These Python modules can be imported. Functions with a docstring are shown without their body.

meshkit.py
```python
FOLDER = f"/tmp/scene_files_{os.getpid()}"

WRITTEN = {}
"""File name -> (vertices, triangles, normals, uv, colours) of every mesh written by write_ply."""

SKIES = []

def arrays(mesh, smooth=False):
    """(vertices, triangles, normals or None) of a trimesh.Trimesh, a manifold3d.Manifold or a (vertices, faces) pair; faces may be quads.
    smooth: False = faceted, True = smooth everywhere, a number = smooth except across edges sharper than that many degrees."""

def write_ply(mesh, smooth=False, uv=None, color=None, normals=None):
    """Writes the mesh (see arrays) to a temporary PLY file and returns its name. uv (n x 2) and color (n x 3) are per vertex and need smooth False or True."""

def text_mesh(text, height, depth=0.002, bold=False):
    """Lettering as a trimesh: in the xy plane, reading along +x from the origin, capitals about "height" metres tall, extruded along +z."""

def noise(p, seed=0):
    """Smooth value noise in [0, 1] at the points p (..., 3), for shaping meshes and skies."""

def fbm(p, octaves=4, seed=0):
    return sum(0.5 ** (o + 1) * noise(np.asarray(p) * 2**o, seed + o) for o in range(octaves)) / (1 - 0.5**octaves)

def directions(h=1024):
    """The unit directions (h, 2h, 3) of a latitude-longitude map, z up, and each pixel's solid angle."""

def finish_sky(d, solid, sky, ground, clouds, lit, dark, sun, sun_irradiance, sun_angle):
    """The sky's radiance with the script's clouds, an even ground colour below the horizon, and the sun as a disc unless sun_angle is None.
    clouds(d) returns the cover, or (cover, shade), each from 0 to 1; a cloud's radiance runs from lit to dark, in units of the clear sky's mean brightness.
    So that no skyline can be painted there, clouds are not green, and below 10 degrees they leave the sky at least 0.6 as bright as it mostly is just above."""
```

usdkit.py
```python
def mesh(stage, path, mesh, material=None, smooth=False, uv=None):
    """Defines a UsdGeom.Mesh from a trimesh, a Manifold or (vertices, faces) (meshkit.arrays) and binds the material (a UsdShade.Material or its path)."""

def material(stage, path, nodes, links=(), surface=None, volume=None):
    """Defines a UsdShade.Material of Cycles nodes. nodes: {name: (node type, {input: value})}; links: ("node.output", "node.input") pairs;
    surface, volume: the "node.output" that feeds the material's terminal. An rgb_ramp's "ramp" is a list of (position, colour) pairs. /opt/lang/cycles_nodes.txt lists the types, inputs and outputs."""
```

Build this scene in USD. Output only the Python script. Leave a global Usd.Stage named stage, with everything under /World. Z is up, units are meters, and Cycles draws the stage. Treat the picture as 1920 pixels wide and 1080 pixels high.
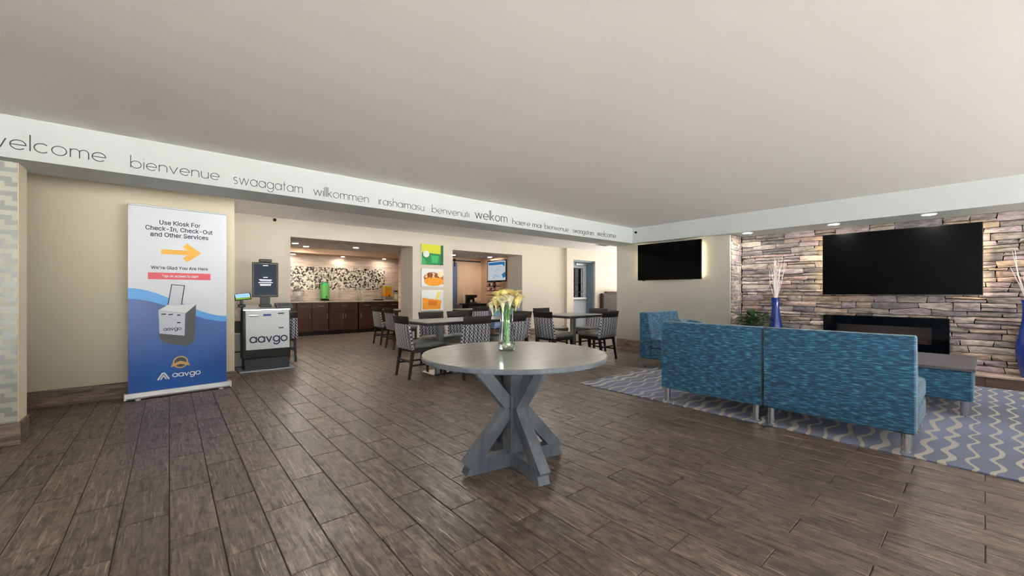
import math, random
import numpy as np, trimesh, usdkit, meshkit
from shapely.geometry import Polygon, LineString, Point, box as sbox
from shapely.ops import unary_union
from shapely import affinity
from pxr import Usd, UsdGeom, UsdLux, UsdShade, Gf, Sdf

stage = Usd.Stage.CreateInMemory()
UsdGeom.SetStageUpAxis(stage, UsdGeom.Tokens.z)
UsdGeom.SetStageMetersPerUnit(stage, 1.0)
UsdGeom.Xform.Define(stage, '/World')
UsdGeom.Scope.Define(stage, '/World/Looks')
rng = random.Random(7)
PI = math.pi

# ------------------------------------------------------------------ camera, sky, light, exposure
TH, FPX, CAMH = math.radians(49.6), 755.0, 1.15        # heading from +X, focal length in pixels of a 1920 frame, eye height
EXPOSURE = 0.66
SKY = (0.95, 1.0, 1.06)
SKY_STRENGTH = .5
SUN = 26.0
cam = UsdGeom.Camera.Define(stage, '/World/camera')
cam.CreateHorizontalApertureAttr(36.0); cam.CreateVerticalApertureAttr(20.25)
cam.CreateFocalLengthAttr(36.0 * FPX / 1920.0)
cam.CreateVerticalApertureOffsetAttr(8.0 / 1920 * 36.0)
cam.CreateClippingRangeAttr(Gf.Vec2f(0.05, 200))
cam.CreateExposureAttr(EXPOSURE)
cam.AddTransformOp().Set(Gf.Matrix4d(math.sin(TH), -math.cos(TH), 0, 0, 0, 0, 1, 0, -math.cos(TH), -math.sin(TH), 0, 0, 0, 0, CAMH, 1))
dome = UsdLux.DomeLight.Define(stage, '/World/daylight')
dome.CreateIntensityAttr(SKY_STRENGTH); dome.CreateColorAttr(Gf.Vec3f(*SKY))
sun = UsdLux.DistantLight.Define(stage, '/World/sun')          # lights the pavement outside, which lights the ceiling
sun.CreateIntensityAttr(SUN); sun.CreateAngleAttr(0.53); sun.CreateNormalizeAttr(True); sun.CreateColorAttr(Gf.Vec3f(1.0, .97, .94))
sun.AddRotateXYZOp().Set(Gf.Vec3f(28, -18, 0))
CAN = dict(stone=190.0, kitchen=320.0, counter=130.0, office=220.0)      # radiance of the recessed lamps' lenses
FILL_RADIANCE = 12.0                                                        # radiance of the fill panels added unseen to the dining ceiling

# ------------------------------------------------------------------ helpers
def L(r, g, b):
    f = lambda c: c / 12.92 if c <= 0.04045 else ((c + 0.055) / 1.055) ** 2.4
    return (f(r / 255), f(g / 255), f(b / 255))

used = {}
def numbered(parent, name):
    n = used.get((parent, name), 0); used[(parent, name)] = n + 1
    return f'{parent}/{name}' if n == 0 else f'{parent}/{name}_{n:03d}'

def path_of(p): return '/World' if p is None else str(p.GetPath())
def tag(prim, label=None, cat=None, group=None, kind=None):
    for k, v in (('label', label), ('category', cat), ('group', group), ('kind', kind)):
        if v: prim.SetCustomDataByKey(k, v)
    return prim
def thing(name, label, cat, loc=(0, 0, 0), rotz=0, group=None, kind=None):
    x = UsdGeom.Xform.Define(stage, numbered('/World', name))
    x.AddTranslateOp().Set(Gf.Vec3d(*map(float, loc))); x.AddRotateZOp().Set(float(rotz))
    return tag(x.GetPrim(), label, cat, group, kind)
def obj(name, mesh, mat, parent=None, label=None, smooth=30, kind=None, cat=None, group=None):
    if isinstance(mesh, list): mesh = trimesh.util.concatenate(mesh)
    return tag(usdkit.mesh(stage, numbered(path_of(parent), name), mesh, M[mat], smooth=smooth).GetPrim(), label, cat, group, kind)
def struct(name, mesh, mat, smooth=False): return obj(name, mesh, mat, None, smooth=smooth, kind='structure')
def sgroup(name): return thing(name, None, None, kind='structure')
def dup(src, label, loc, rotz=0, group=None):
    cd = src.GetCustomData()
    r = thing(src.GetName().split('_0')[0], label, cd.get('category'), loc, rotz, group or cd.get('group'))
    r.GetReferences().AddInternalReference(src.GetPath()); r.SetInstanceable(True)
    return r

def box(x0, y0, z0, x1, y1, z1, c=0.0):
    x0, x1 = min(x0, x1), max(x0, x1); y0, y1 = min(y0, y1), max(y0, y1); z0, z1 = min(z0, z1), max(z0, z1)
    if c <= 0:
        m = trimesh.creation.box([x1 - x0, y1 - y0, z1 - z0]); m.apply_translation([(x0 + x1) / 2, (y0 + y1) / 2, (z0 + z1) / 2]); return m
    c = min(c, 0.45 * min(x1 - x0, y1 - y0, z1 - z0)); p = []
    for sx in (0, 1):
        for sy in (0, 1):
            for sz in (0, 1):
                X, Y, Z = (x1 if sx else x0), (y1 if sy else y0), (z1 if sz else z0)
                dx, dy, dz = (-c if sx else c), (-c if sy else c), (-c if sz else c)
                p += [(X, Y + dy, Z + dz), (X + dx, Y, Z + dz), (X + dx, Y + dy, Z)]
    return trimesh.convex.convex_hull(np.array(p))
def hull(pts): return trimesh.convex.convex_hull(np.array(pts, float))
def rbox(x0, y0, z0, x1, y1, z1, r, n=3):
    s = trimesh.creation.icosphere(subdivisions=n - 1, radius=r).vertices
    return hull(np.vstack([s + [x, y, z] for x in (x0 + r, x1 - r) for y in (y0 + r, y1 - r) for z in (z0 + r, z1 - r)]))
def rot(mesh, deg, axis=(0, 0, 1), at=(0, 0, 0)):
    m = mesh.copy(); m.apply_transform(trimesh.transformations.rotation_matrix(math.radians(deg), axis, at)); return m
def mv(mesh, x, y, z): m = mesh.copy(); m.apply_translation([x, y, z]); return m
def cyl(p0, p1, r0, r1=None, n=20):
    p0, p1 = np.array(p0, float), np.array(p1, float); r1 = r0 if r1 is None else r1
    return tube([p0, p1], [r0, r1], n)
def tube(pts, r, n=10, caps=True):
    p = np.asarray(pts, float); r = np.broadcast_to(r, (len(p),)).astype(float)
    t = np.gradient(p, axis=0); t /= np.linalg.norm(t, axis=1, keepdims=True) + 1e-12
    up = np.array([0, 0, 1.0]) if abs(t[0][2]) < .9 else np.array([1.0, 0, 0])
    a = np.cross(t[0], up); a /= np.linalg.norm(a); V = []
    for k in range(len(p)):
        a = a - t[k] * a.dot(t[k]); a /= np.linalg.norm(a); b = np.cross(t[k], a)
        for j in range(n):
            w = 2 * PI * j / n; V.append(p[k] + r[k] * (math.cos(w) * a + math.sin(w) * b))
    F = []
    for k in range(len(p) - 1):
        for j in range(n):
            q = [k * n + j, k * n + (j + 1) % n, (k + 1) * n + (j + 1) % n, (k + 1) * n + j]
            F += [[q[0], q[1], q[2]], [q[0], q[2], q[3]]]
    if caps:
        i0 = len(V); V += [p[0], p[-1]]; e = (len(p) - 1) * n
        for j in range(n): F += [[i0, (j + 1) % n, j], [i0 + 1, e + j, e + (j + 1) % n]]
    m = trimesh.Trimesh(np.array(V), np.array(F), process=False); m.fix_normals(); return m
def lathe(prof, n=28, at=(0, 0, 0)):
    m = trimesh.creation.revolve(np.array(prof, float), sections=n); m.apply_translation(at); m.fix_normals(); return m
def ext(poly, depth, O, U, V):
    """A 2D shape extruded: U, V are the plane's axes at O, depth goes along U x V."""
    U, V = np.array(U, float), np.array(V, float); N = np.cross(U, V)
    ms = []
    for g in getattr(poly, 'geoms', [poly]):
        if g.area < 1e-9: continue
        m = trimesh.creation.extrude_polygon(g, depth, engine='earcut')
        v = m.vertices; m = trimesh.Trimesh(np.array(O) + v[:, :1] * U + v[:, 1:2] * V + v[:, 2:] * N, m.faces, process=False); ms.append(m)
    return trimesh.util.concatenate(ms)
def on_plane(mesh, O, U, V):
    U, V = np.array(U, float), np.array(V, float); N = np.cross(U, V); v = mesh.vertices
    return trimesh.Trimesh(np.array(O) + v[:, :1] * U + v[:, 1:2] * V + v[:, 2:] * N, mesh.faces, process=False)

# stroke lettering: thin geometric letters as lines and arcs, x-height 1
def arc(cx, cy, r, a0, a1, n=18, ry=None):
    ry = ry or r
    return [(cx + r * math.cos(math.radians(a0 + (a1 - a0) * i / n)), cy + ry * math.sin(math.radians(a0 + (a1 - a0) * i / n))) for i in range(n + 1)]
G = {
 'o': (1.0, [arc(.5, .5, .5, 0, 360, 28)]), 'c': (.9, [arc(.5, .5, .5, 45, 315)]), 'e': (1.0, [[(.02, .5), (.99, .5)] + arc(.5, .5, .5, 2, 318, 24)[1:]]),
 'a': (1.0, [arc(.5, .5, .5, 0, 360, 28), [(1, 0), (1, 1)]]), 'b': (1.0, [arc(.5, .5, .5, 0, 360, 28), [(0, 0), (0, 1.75)]]),
 'g': (1.0, [arc(.5, .5, .5, 0, 360, 28), [(1, 1), (1, 0)] + arc(.5, -.02, .5, 0, -155)]), 'n': (.8, [[(0, 0), (0, 1)], [(0, .6)] + arc(.4, .6, .4, 180, 0) + [(.8, 0)]]),
 'h': (.8, [[(0, 0), (0, 1.75)], [(0, .6)] + arc(.4, .6, .4, 180, 0) + [(.8, 0)]]), 'u': (.8, [[(0, 1)] + arc(.4, .4, .4, 180, 360) + [(.8, 1)], [(.8, 1), (.8, 0)]]),
 'm': (1.3, [[(0, 0), (0, 1)], [(0, .65)] + arc(.325, .67, .325, 180, 0) + [(.65, 0)], [(.65, .65)] + arc(.975, .67, .325, 180, 0) + [(1.3, 0)]]),
 'i': (0.0, [[(0, 0), (0, 1)], [(0, 1.36), (0, 1.44)]]), 'l': (0.0, [[(0, 0), (0, 1.75)]]), 't': (.4, [[(.2, 0), (.2, 1.45)], [(0, 1), (.42, 1)]]),
 'k': (.65, [[(0, 0), (0, 1.75)], [(.6, 1), (.02, .45)], [(.18, .6), (.65, 0)]]), 'r': (.4, [[(0, 0), (0, 1)], [(0, .6)] + arc(.4, .6, .4, 180, 95)]),
 'v': (.85, [[(0, 1), (.425, 0), (.85, 1)]]), 'w': (1.35, [[(0, 1), (.34, 0), (.675, 1), (1.01, 0), (1.35, 1)]]),
 's': (.55, [arc(.28, .75, .25, 40, 270, 12) + arc(.28, .25, .25, 90, -140, 12)]), ' ': (.25, []),
}
def stroke_word(word, w, gap=.26):
    x, shapes = 0, []
    for ch in word:
        adv, lines = G[ch]
        shapes += [affinity.translate(LineString(l), x, 0).buffer(w / 2, cap_style=2, join_style=1) for l in lines]
        x += adv + gap
    return unary_union(shapes), x - gap

# ------------------------------------------------------------------ materials
M = {}
def mat(name, nodes, links=(), surface='p.BSDF'):
    M[name] = usdkit.material(stage, f'/World/Looks/{name}', nodes, links, surface=surface); return name
def plain(name, rgb, rough=.5, metal=0., bump=0, bscale=60, var=0., vscale=4., **kw):
    nodes = {'p': ('principled_bsdf', {'base_color': L(*rgb), 'roughness': rough, 'metallic': metal, **kw})}; links = []
    if bump or var: nodes['g'] = ('geometry', {})
    if bump:
        nodes['n'] = ('noise_texture', {'scale': bscale, 'detail': 4.}); nodes['b'] = ('bump', {'strength': bump, 'distance': .004})
        links += [('g.position', 'n.vector'), ('n.fac', 'b.height'), ('b.normal', 'p.normal')]
    if var:
        a, b = [min(255, c * (1 + var)) for c in rgb], [c * (1 - var) for c in rgb]
        nodes['n2'] = ('noise_texture', {'scale': vscale, 'detail': 3.}); nodes['r'] = ('rgb_ramp', {'ramp': [(.3, L(*b)), (.7, L(*a))]})
        links += [('g.position', 'n2.vector'), ('n2.fac', 'r.fac'), ('r.color', 'p.base_color')]
    return mat(name, nodes, links)
def emit(name, rgb, k): return mat(name, {'e': ('emission', {'color': L(*rgb), 'strength': k})}, surface='e.emission')

def wood(name, stops, scale, cell=None, rough=(.32, .55), bump=.25, spec=.5, tone=.35, streak=None):
    """Grained wood or wood-look tile; scale stretches the grain; cell=(w, l) gives every tile of a half-bond floor its own grain and tone."""
    N = {'g': ('geometry', {}), 'p': ('principled_bsdf', {'specular_ior_level': spec}), 's': ('vector_math', {'math_type': 'multiply', 'vector2': scale}),
         'a': ('vector_math', {'math_type': 'multiply_add', 'vector2': (37., 53., 29.)}), 'n': ('noise_texture', {'scale': 1., 'detail': 7., 'roughness': .68, 'distortion': .9}),
         'r': ('rgb_ramp', {'ramp': stops}), 'b': ('bump', {'strength': bump, 'distance': .003}), 'h': ('hsv', {}), 'v': ('map_range', {'from_min': 0., 'from_max': 1., 'to_min': 1 - tone, 'to_max': 1 + tone}),
         'n2': ('noise_texture', {'scale': .5, 'detail': 4.}), 'm': ('mix_float', {'fac': .42}), 'q': ('map_range', {'from_min': .3, 'from_max': .7, 'to_min': rough[1], 'to_max': rough[0]})}
    K = [('g.position', 's.vector1'), ('s.vector', 'a.vector3'), ('a.vector', 'n.vector'), ('a.vector', 'n2.vector'), ('n.fac', 'm.a'), ('n2.fac', 'm.b'), ('m.result', 'r.fac'), ('r.color', 'h.color'),
         ('v.result', 'h.value'), ('n.fac', 'b.height'), ('b.normal', 'p.normal'), ('n.fac', 'q.value'), ('q.result', 'p.roughness')]
    if streak: N['bl'] = ('vector_math', {'math_type': 'multiply', 'vector2': (.6, 3.2, .6)}); N['n2'] = ('noise_texture', {'scale': 1., 'detail': 6., 'roughness': .66, 'distortion': .5}); K.remove(('a.vector', 'n2.vector')); K += [('a.vector', 'bl.vector1'), ('bl.vector', 'n2.vector')]
    if streak:          # pale brushed streaks along the grain, thinner and longer than the grain itself
        N |= {'k1': ('vector_math', {'math_type': 'multiply', 'vector2': (2.6, 1.1, 2.6)}), 'k2': ('noise_texture', {'scale': 1., 'detail': 4., 'roughness': .6, 'distortion': .3}), 'k3': ('rgb_ramp', {'ramp': [(.565, (0, 0, 0)), (.65, (.8, .8, .8))]}), 'k4': ('mix_color', {'b': streak}),
              'k5': ('noise_texture', {'scale': .35, 'detail': 2.}), 'k6': ('rgb_ramp', {'ramp': [(.4, (0, 0, 0)), (.62, (1, 1, 1))]}), 'k7': ('math', {'math_type': 'multiply'}), 'k8': ('rgb_ramp', {'ramp': [(.30, (.75, .75, .75)), (.43, (0, 0, 0))]}), 'k9': ('mix_color', {'b': stops[0][1]})}
        K += [('a.vector', 'k1.vector1'), ('k1.vector', 'k2.vector'), ('k2.fac', 'k3.fac'), ('a.vector', 'k5.vector'), ('k5.fac', 'k6.fac'), ('k3.color', 'k7.value1'), ('k6.color', 'k7.value2'), ('h.color', 'k9.a'), ('k2.fac', 'k8.fac'), ('k8.color', 'k9.fac'), ('k9.result', 'k4.a'), ('k7.value', 'k4.fac'), ('k4.result', 'p.base_color')]
    else: K += [('h.color', 'p.base_color')]
    if cell:
        w, l = cell
        N |= {'x': ('separate_xyz', {}), 'sx': ('math', {'math_type': 'divide', 'value2': w}), 'fx': ('math', {'math_type': 'floor'}), 'od': ('math', {'math_type': 'floored_modulo', 'value2': 2.}),
              'of': ('math', {'math_type': 'multiply_add', 'value2': -l / 2}), 'sy': ('math', {'math_type': 'divide', 'value2': l}), 'fy': ('math', {'math_type': 'floor'}), 'c': ('combine_xyz', {}), 'w': ('white_noise_texture', {})}
        K += [('g.position', 'x.vector'), ('x.x', 'sx.value1'), ('sx.value', 'fx.value1'), ('fx.value', 'od.value1'), ('od.value', 'of.value1'), ('x.y', 'of.value3'), ('of.value', 'sy.value1'), ('sy.value', 'fy.value1'),
              ('fx.value', 'c.x'), ('fy.value', 'c.y'), ('c.vector', 'w.vector'), ('w.color', 'a.vector1'), ('w.value', 'v.value')]
    else:
        N |= {'o': ('object_info', {}), 'cc': ('combine_xyz', {})}
        K += [('o.random', 'v.value'), ('o.random', 'cc.x'), ('o.random', 'cc.y'), ('cc.vector', 'a.vector1')]
    return mat(name, N, K)

PW, PL = .1885, .61
FLOOR = [(.34, L(44, 35, 30)), (.44, L(75, 62, 54)), (.52, L(102, 87, 77)), (.60, L(125, 108, 97)), (.70, L(168, 150, 136))]
BASE = [(.34, L(66, 53, 45)), (.46, L(106, 88, 76)), (.56, L(136, 116, 101)), (.68, L(176, 156, 138))]
wood('floor_tile', FLOOR, (40., 4.2, 20.), (PW, PL), tone=.22, streak=L(172, 152, 136), rough=(.26, .5))
wood('base_tile_x', BASE, streak=L(160, 140, 122), scale=(2.2, 20., 26.), tone=.2)
wood('base_tile_y', BASE, streak=L(160, 140, 122), scale=(20., 2.2, 26.), tone=.2)
wood('hearth_tile', [(.3, L(58, 42, 34)), (.5, L(98, 74, 60)), (.7, L(130, 102, 84))], (20., 2.2, 26.), tone=.2)
plain('grout', (52, 44, 39), .9)
plain('ceiling_paint', (232, 228, 226), .85, bump=.12, bscale=26)
plain('ceiling_brightened', (247, 245, 247), .85)  # dining ceiling: paint whitened to stand in for daylight on it
plain('cream', (212, 202, 178), .6, bump=.06, bscale=90)
plain('dining_cream', (208, 199, 185), .6, bump=.06, bscale=90)
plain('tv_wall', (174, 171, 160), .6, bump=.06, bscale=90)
plain('peach', (212, 178, 148), .65)
plain('beam_white', (182, 187, 188), .6, bump=.05, bscale=60)
plain('letter_grey', (52, 50, 52), .5)
plain('white', (235, 235, 235), .45)
plain('white_gloss', (240, 240, 240), .2)
plain('black', (14, 14, 15), .35)
plain('black_gloss', (6, 6, 8), .08)
plain('tv_screen', (3, 3, 4), .35, specular_ior_level=.06)
plain('chrome', (206, 208, 212), .12, 1.)
plain('steel', (178, 180, 184), .32, 1.)
plain('silver', (205, 208, 212), .35, .7)
plain('mirror_plate', (215, 212, 212), .08, 1.)
plain('grey_dark', (58, 60, 60), .5)
plain('kiosk_grey', (48, 51, 50), .6)
plain('kiosk_panel', (188, 192, 196), .4)
plain('kiosk_plinth', (10, 14, 24), .42)
plain('navy', (22, 32, 72), .5)
plain('slot_blue', (45, 70, 140), .4)
plain('plate_metal', (150, 158, 172), .35, .6)
emit('led_white', (255, 255, 255), 4.); emit('screen_grey', (72, 78, 88), .55); emit('screen_text', (235, 240, 245), .9); emit('screen_blue', (150, 190, 235), .9); emit('screen_green', (120, 165, 60), .8)
emit('led_warm', (255, 232, 178), 26.)
for k, v in CAN.items(): emit('can_' + k, (255, 244, 230), v)
emit('added_fill_dining', (255, 250, 244), FILL_RADIANCE); emit('added_fill_lobby', (255, 250, 244), 6.)  # glow of the added fill panels, dining room and lobby
plain('banner_white', (226, 230, 240), .4); plain('banner_blue', (28, 88, 170), .32, var=.1, vscale=2.); plain('banner_light_blue', (72, 158, 232), .35)
plain('ink', (44, 46, 62), .5); plain('amber', (236, 178, 66), .5); plain('red_bar', (226, 92, 106), .5); plain('print_white', (240, 243, 248), .45); plain('print_grey', (84, 86, 90), .5); plain('print_pale', (214, 220, 232), .5); plain('badge_gold', (226, 186, 120), .5)
wood('grey_wood', [(.3, L(64, 70, 78)), (.5, L(90, 97, 106)), (.7, L(116, 122, 130))], (9., 9., 3.), rough=(.38, .5), bump=.12, tone=.05)
wood('grey_top', [(.3, L(98, 99, 97)), (.5, L(120, 120, 116)), (.7, L(140, 139, 133))], (2., 16., 8.), rough=(.18, .28), bump=.05, tone=.02)
wood('espresso', [(.3, L(20, 15, 13)), (.6, L(33, 25, 21)), (.75, L(44, 33, 28))], (30., 30., 4.), rough=(.4, .5), bump=.05, tone=.05)
wood('cabinet', [(.3, L(44, 25, 21)), (.55, L(66, 38, 32)), (.75, L(84, 50, 41))], (24., 24., 3.), rough=(.25, .38), bump=.05, tone=.08)
plain('seat_grey', (104, 104, 98), .42, bump=.05, bscale=120)
plain('laminate', (118, 120, 120), .28); plain('laminate_edge', (40, 38, 40), .4); plain('ottoman_top', (84, 82, 90), .4); plain('pedestal', (150, 152, 150), .35, .5)
mat('counter', {'g': ('geometry', {}), 'n': ('noise_texture', {'scale': 60., 'detail': 4.}), 'r': ('rgb_ramp', {'ramp': [(.35, L(140, 125, 108)), (.55, L(196, 184, 168)), (.7, L(224, 214, 200))]}), 'p': ('principled_bsdf', {'roughness': .25})},
    [('g.position', 'n.vector'), ('n.fac', 'r.fac'), ('r.color', 'p.base_color')])

def chain(name, ink, cloth, mix=None):
    """Chain links in vertical rows: two wavy lines that meet and part, in the chair's own x and z."""
    p, q = .064, .05
    N = {'t': ('texture_coordinate', {}), 'x': ('separate_xyz', {}), 'u': ('math', {'math_type': 'divide', 'value2': p}), 'fu': ('math', {'math_type': 'fraction'}), 'fl': ('math', {'math_type': 'floor'}),
         'd': ('math', {'math_type': 'subtract', 'value2': .5}), 'ad': ('math', {'math_type': 'absolute'}), 'ph': ('math', {'math_type': 'multiply_add', 'value2': 2.1}), 'z': ('math', {'math_type': 'multiply', 'value2': 2 * PI / q}),
         'sn': ('math', {'math_type': 'sine'}), 'am': ('math', {'math_type': 'multiply_add', 'value2': .13, 'value3': .17}), 'df': ('math', {'math_type': 'subtract'}), 'a2': ('math', {'math_type': 'absolute'}), 'lt': ('math', {'math_type': 'less_than', 'value2': .095}),
         'n': ('noise_texture', {'scale': 90.}), 'mx': ('mix_color', {'a': L(*cloth), 'b': L(*ink)}), 'p': ('principled_bsdf', {'roughness': .8, 'sheen_weight': .2})}
    K = [('t.object', 'x.vector'), ('x.x', 'u.value1'), ('u.value', 'fu.value1'), ('u.value', 'fl.value1'), ('fu.value', 'd.value1'), ('d.value', 'ad.value1'), ('x.z', 'z.value1'), ('fl.value', 'ph.value1'), ('z.value', 'ph.value3'), ('ph.value', 'sn.value1'),
         ('sn.value', 'am.value1'), ('ad.value', 'df.value1'), ('am.value', 'df.value2'), ('df.value', 'a2.value1'), ('a2.value', 'lt.value1'), ('lt.value', 'mx.fac'), ('mx.result', 'p.base_color')]
    mat(name, N, K)
chain('chain_fabric', (190, 190, 196), (66, 66, 76))

mat('sofa_fabric', {'g': ('geometry', {}), 's1': ('vector_math', {'math_type': 'multiply', 'vector2': (15., 15., 120.)}), 's2': ('vector_math', {'math_type': 'multiply', 'vector2': (13., 13., 22.)}), 's3': ('vector_math', {'math_type': 'multiply', 'vector2': (9., 9., 9.)}),
    'n1': ('noise_texture', {'scale': 1., 'detail': 2.}), 'n2': ('voronoi_texture', {'scale': 1.}), 'n3': ('noise_texture', {'scale': 1., 'detail': 1.}), 'r1': ('rgb_ramp', {'ramp': [(.40, L(18, 62, 92)), (.52, L(27, 83, 116)), (.60, L(48, 112, 142)), (.70, L(80, 140, 166))]}),
    'r2': ('rgb_ramp', {'ramp': [(.22, (1, 1, 1)), (.42, (0, 0, 0))]}), 'mx': ('mix_color', {'b': L(13, 50, 80)}), 'mf': ('math', {'math_type': 'multiply', 'value2': .62}), 'b': ('bump', {'strength': .25, 'distance': .002}), 'p': ('principled_bsdf', {'roughness': .75, 'sheen_weight': .25})},
    [('g.position', 's1.vector1'), ('g.position', 's2.vector1'), ('s1.vector', 'n1.vector'), ('s2.vector', 'n2.vector'), ('n1.fac', 'r1.fac'), ('n2.distance', 'r2.fac'), ('r2.color', 'mf.value1'), ('mf.value', 'mx.fac'), ('r1.color', 'mx.a'), ('mx.result', 'p.base_color'), ('n1.fac', 'b.height'), ('b.normal', 'p.normal')])

# rug: beige wavy lines that run along x over a blue to grey ground
RP = .112
mat('rug_pile', {'g': ('geometry', {}), 'x': ('separate_xyz', {}), 'u': ('math', {'math_type': 'divide', 'value2': RP}), 'fl': ('math', {'math_type': 'floor'}), 'fr': ('math', {'math_type': 'fraction'}), 'wn': ('white_noise_texture', {'dimensions': '1D'}), 'sc': ('separate_color', {}),
    'ph': ('math', {'math_type': 'multiply_add', 'value2': 6.28}), 'nz': ('noise_texture', {'scale': 1.7, 'detail': 1.}), 'p2': ('math', {'math_type': 'multiply_add', 'value2': 7.}), 'kx': ('math', {'math_type': 'multiply', 'value2': 2 * PI / .37}), 'sn': ('math', {'math_type': 'sine'}),
    'd': ('math', {'math_type': 'multiply_add', 'value2': -.21}), 'd2': ('math', {'math_type': 'subtract', 'value2': .5}), 'ad': ('math', {'math_type': 'absolute'}), 'wd': ('math', {'math_type': 'multiply_add', 'value2': .17, 'value3': .07}), 'lt': ('math', {'math_type': 'less_than'}),
    'n3': ('noise_texture', {'scale': 1.1, 'detail': 2.}), 'gr': ('rgb_ramp', {'ramp': [(.4, L(84, 92, 112)), (.6, L(98, 110, 146))]}), 'n4': ('noise_texture', {'scale': 260., 'detail': 2.}), 'mx': ('mix_color', {'b': L(168, 160, 150)}),
    'hm': ('math', {'math_type': 'multiply_add', 'value2': .8}), 'b': ('bump', {'strength': .7, 'distance': .006}), 'p': ('principled_bsdf', {'roughness': .95, 'sheen_weight': .2})},
    [('g.position', 'x.vector'), ('x.y', 'u.value1'), ('u.value', 'fl.value1'), ('u.value', 'fr.value1'), ('fl.value', 'wn.w'), ('wn.color', 'sc.color'), ('sc.r', 'ph.value1'), ('x.x', 'kx.value1'), ('kx.value', 'ph.value3'), ('g.position', 'nz.vector'), ('nz.fac', 'p2.value1'), ('ph.value', 'p2.value3'),
     ('p2.value', 'sn.value1'), ('sn.value', 'd.value1'), ('fr.value', 'd.value3'), ('d.value', 'd2.value1'), ('d2.value', 'ad.value1'), ('sc.g', 'wd.value1'), ('ad.value', 'lt.value1'), ('wd.value', 'lt.value2'), ('g.position', 'n3.vector'), ('n3.fac', 'gr.fac'), ('gr.color', 'mx.a'), ('lt.value', 'mx.fac'),
     ('mx.result', 'p.base_color'), ('g.position', 'n4.vector'), ('lt.value', 'hm.value3'), ('n4.fac', 'hm.value1'), ('hm.value', 'b.height'), ('b.normal', 'p.normal')])

STONES = ['stone_grey', 'stone_mauve', 'stone_tan', 'stone_pale', 'stone_slate', 'stone_rose']
for nm, a, b, c in (('stone_grey', (104, 97, 95), (152, 142, 137), (186, 175, 168)), ('stone_mauve', (112, 100, 106), (160, 145, 150), (196, 180, 182)), ('stone_tan', (120, 106, 94), (172, 153, 136), (204, 186, 168)),
                    ('stone_pale', (138, 126, 119), (190, 177, 168), (220, 208, 198)), ('stone_slate', (84, 80, 84), (120, 114, 118), (154, 146, 148)), ('stone_rose', (122, 102, 96), (176, 152, 143), (208, 186, 176))):
    mat(nm, {'g': ('geometry', {}), 's': ('vector_math', {'math_type': 'multiply', 'vector2': (9., 9., 30.)}), 'n': ('noise_texture', {'scale': 1., 'detail': 6., 'roughness': .65}), 'n2': ('noise_texture', {'scale': 70., 'detail': 5.}), 'r': ('rgb_ramp', {'ramp': [(.3, L(*a)), (.5, L(*b)), (.7, L(*c))]}),
             'o': ('object_info', {}), 'v': ('map_range', {'to_min': .8, 'to_max': 1.15}), 'h': ('hsv', {}), 'b': ('bump', {'strength': .6, 'distance': .008}), 'ma': ('math', {'math_type': 'add'}), 'p': ('principled_bsdf', {'roughness': .85})},
        [('g.position', 's.vector1'), ('s.vector', 'n.vector'), ('g.position', 'n2.vector'), ('n.fac', 'r.fac'), ('r.color', 'h.color'), ('o.random', 'v.value'), ('v.result', 'h.value'), ('h.color', 'p.base_color'), ('n.fac', 'ma.value1'), ('n2.fac', 'ma.value2'), ('ma.value', 'b.height'), ('b.normal', 'p.normal')])
plain('pavement', (196, 193, 190), .9)
plain('mortar', (40, 36, 36), .95)
plain('hearth_cap', (168, 148, 138), .6, bump=.2, bscale=40, var=.1, vscale=9.)

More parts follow.
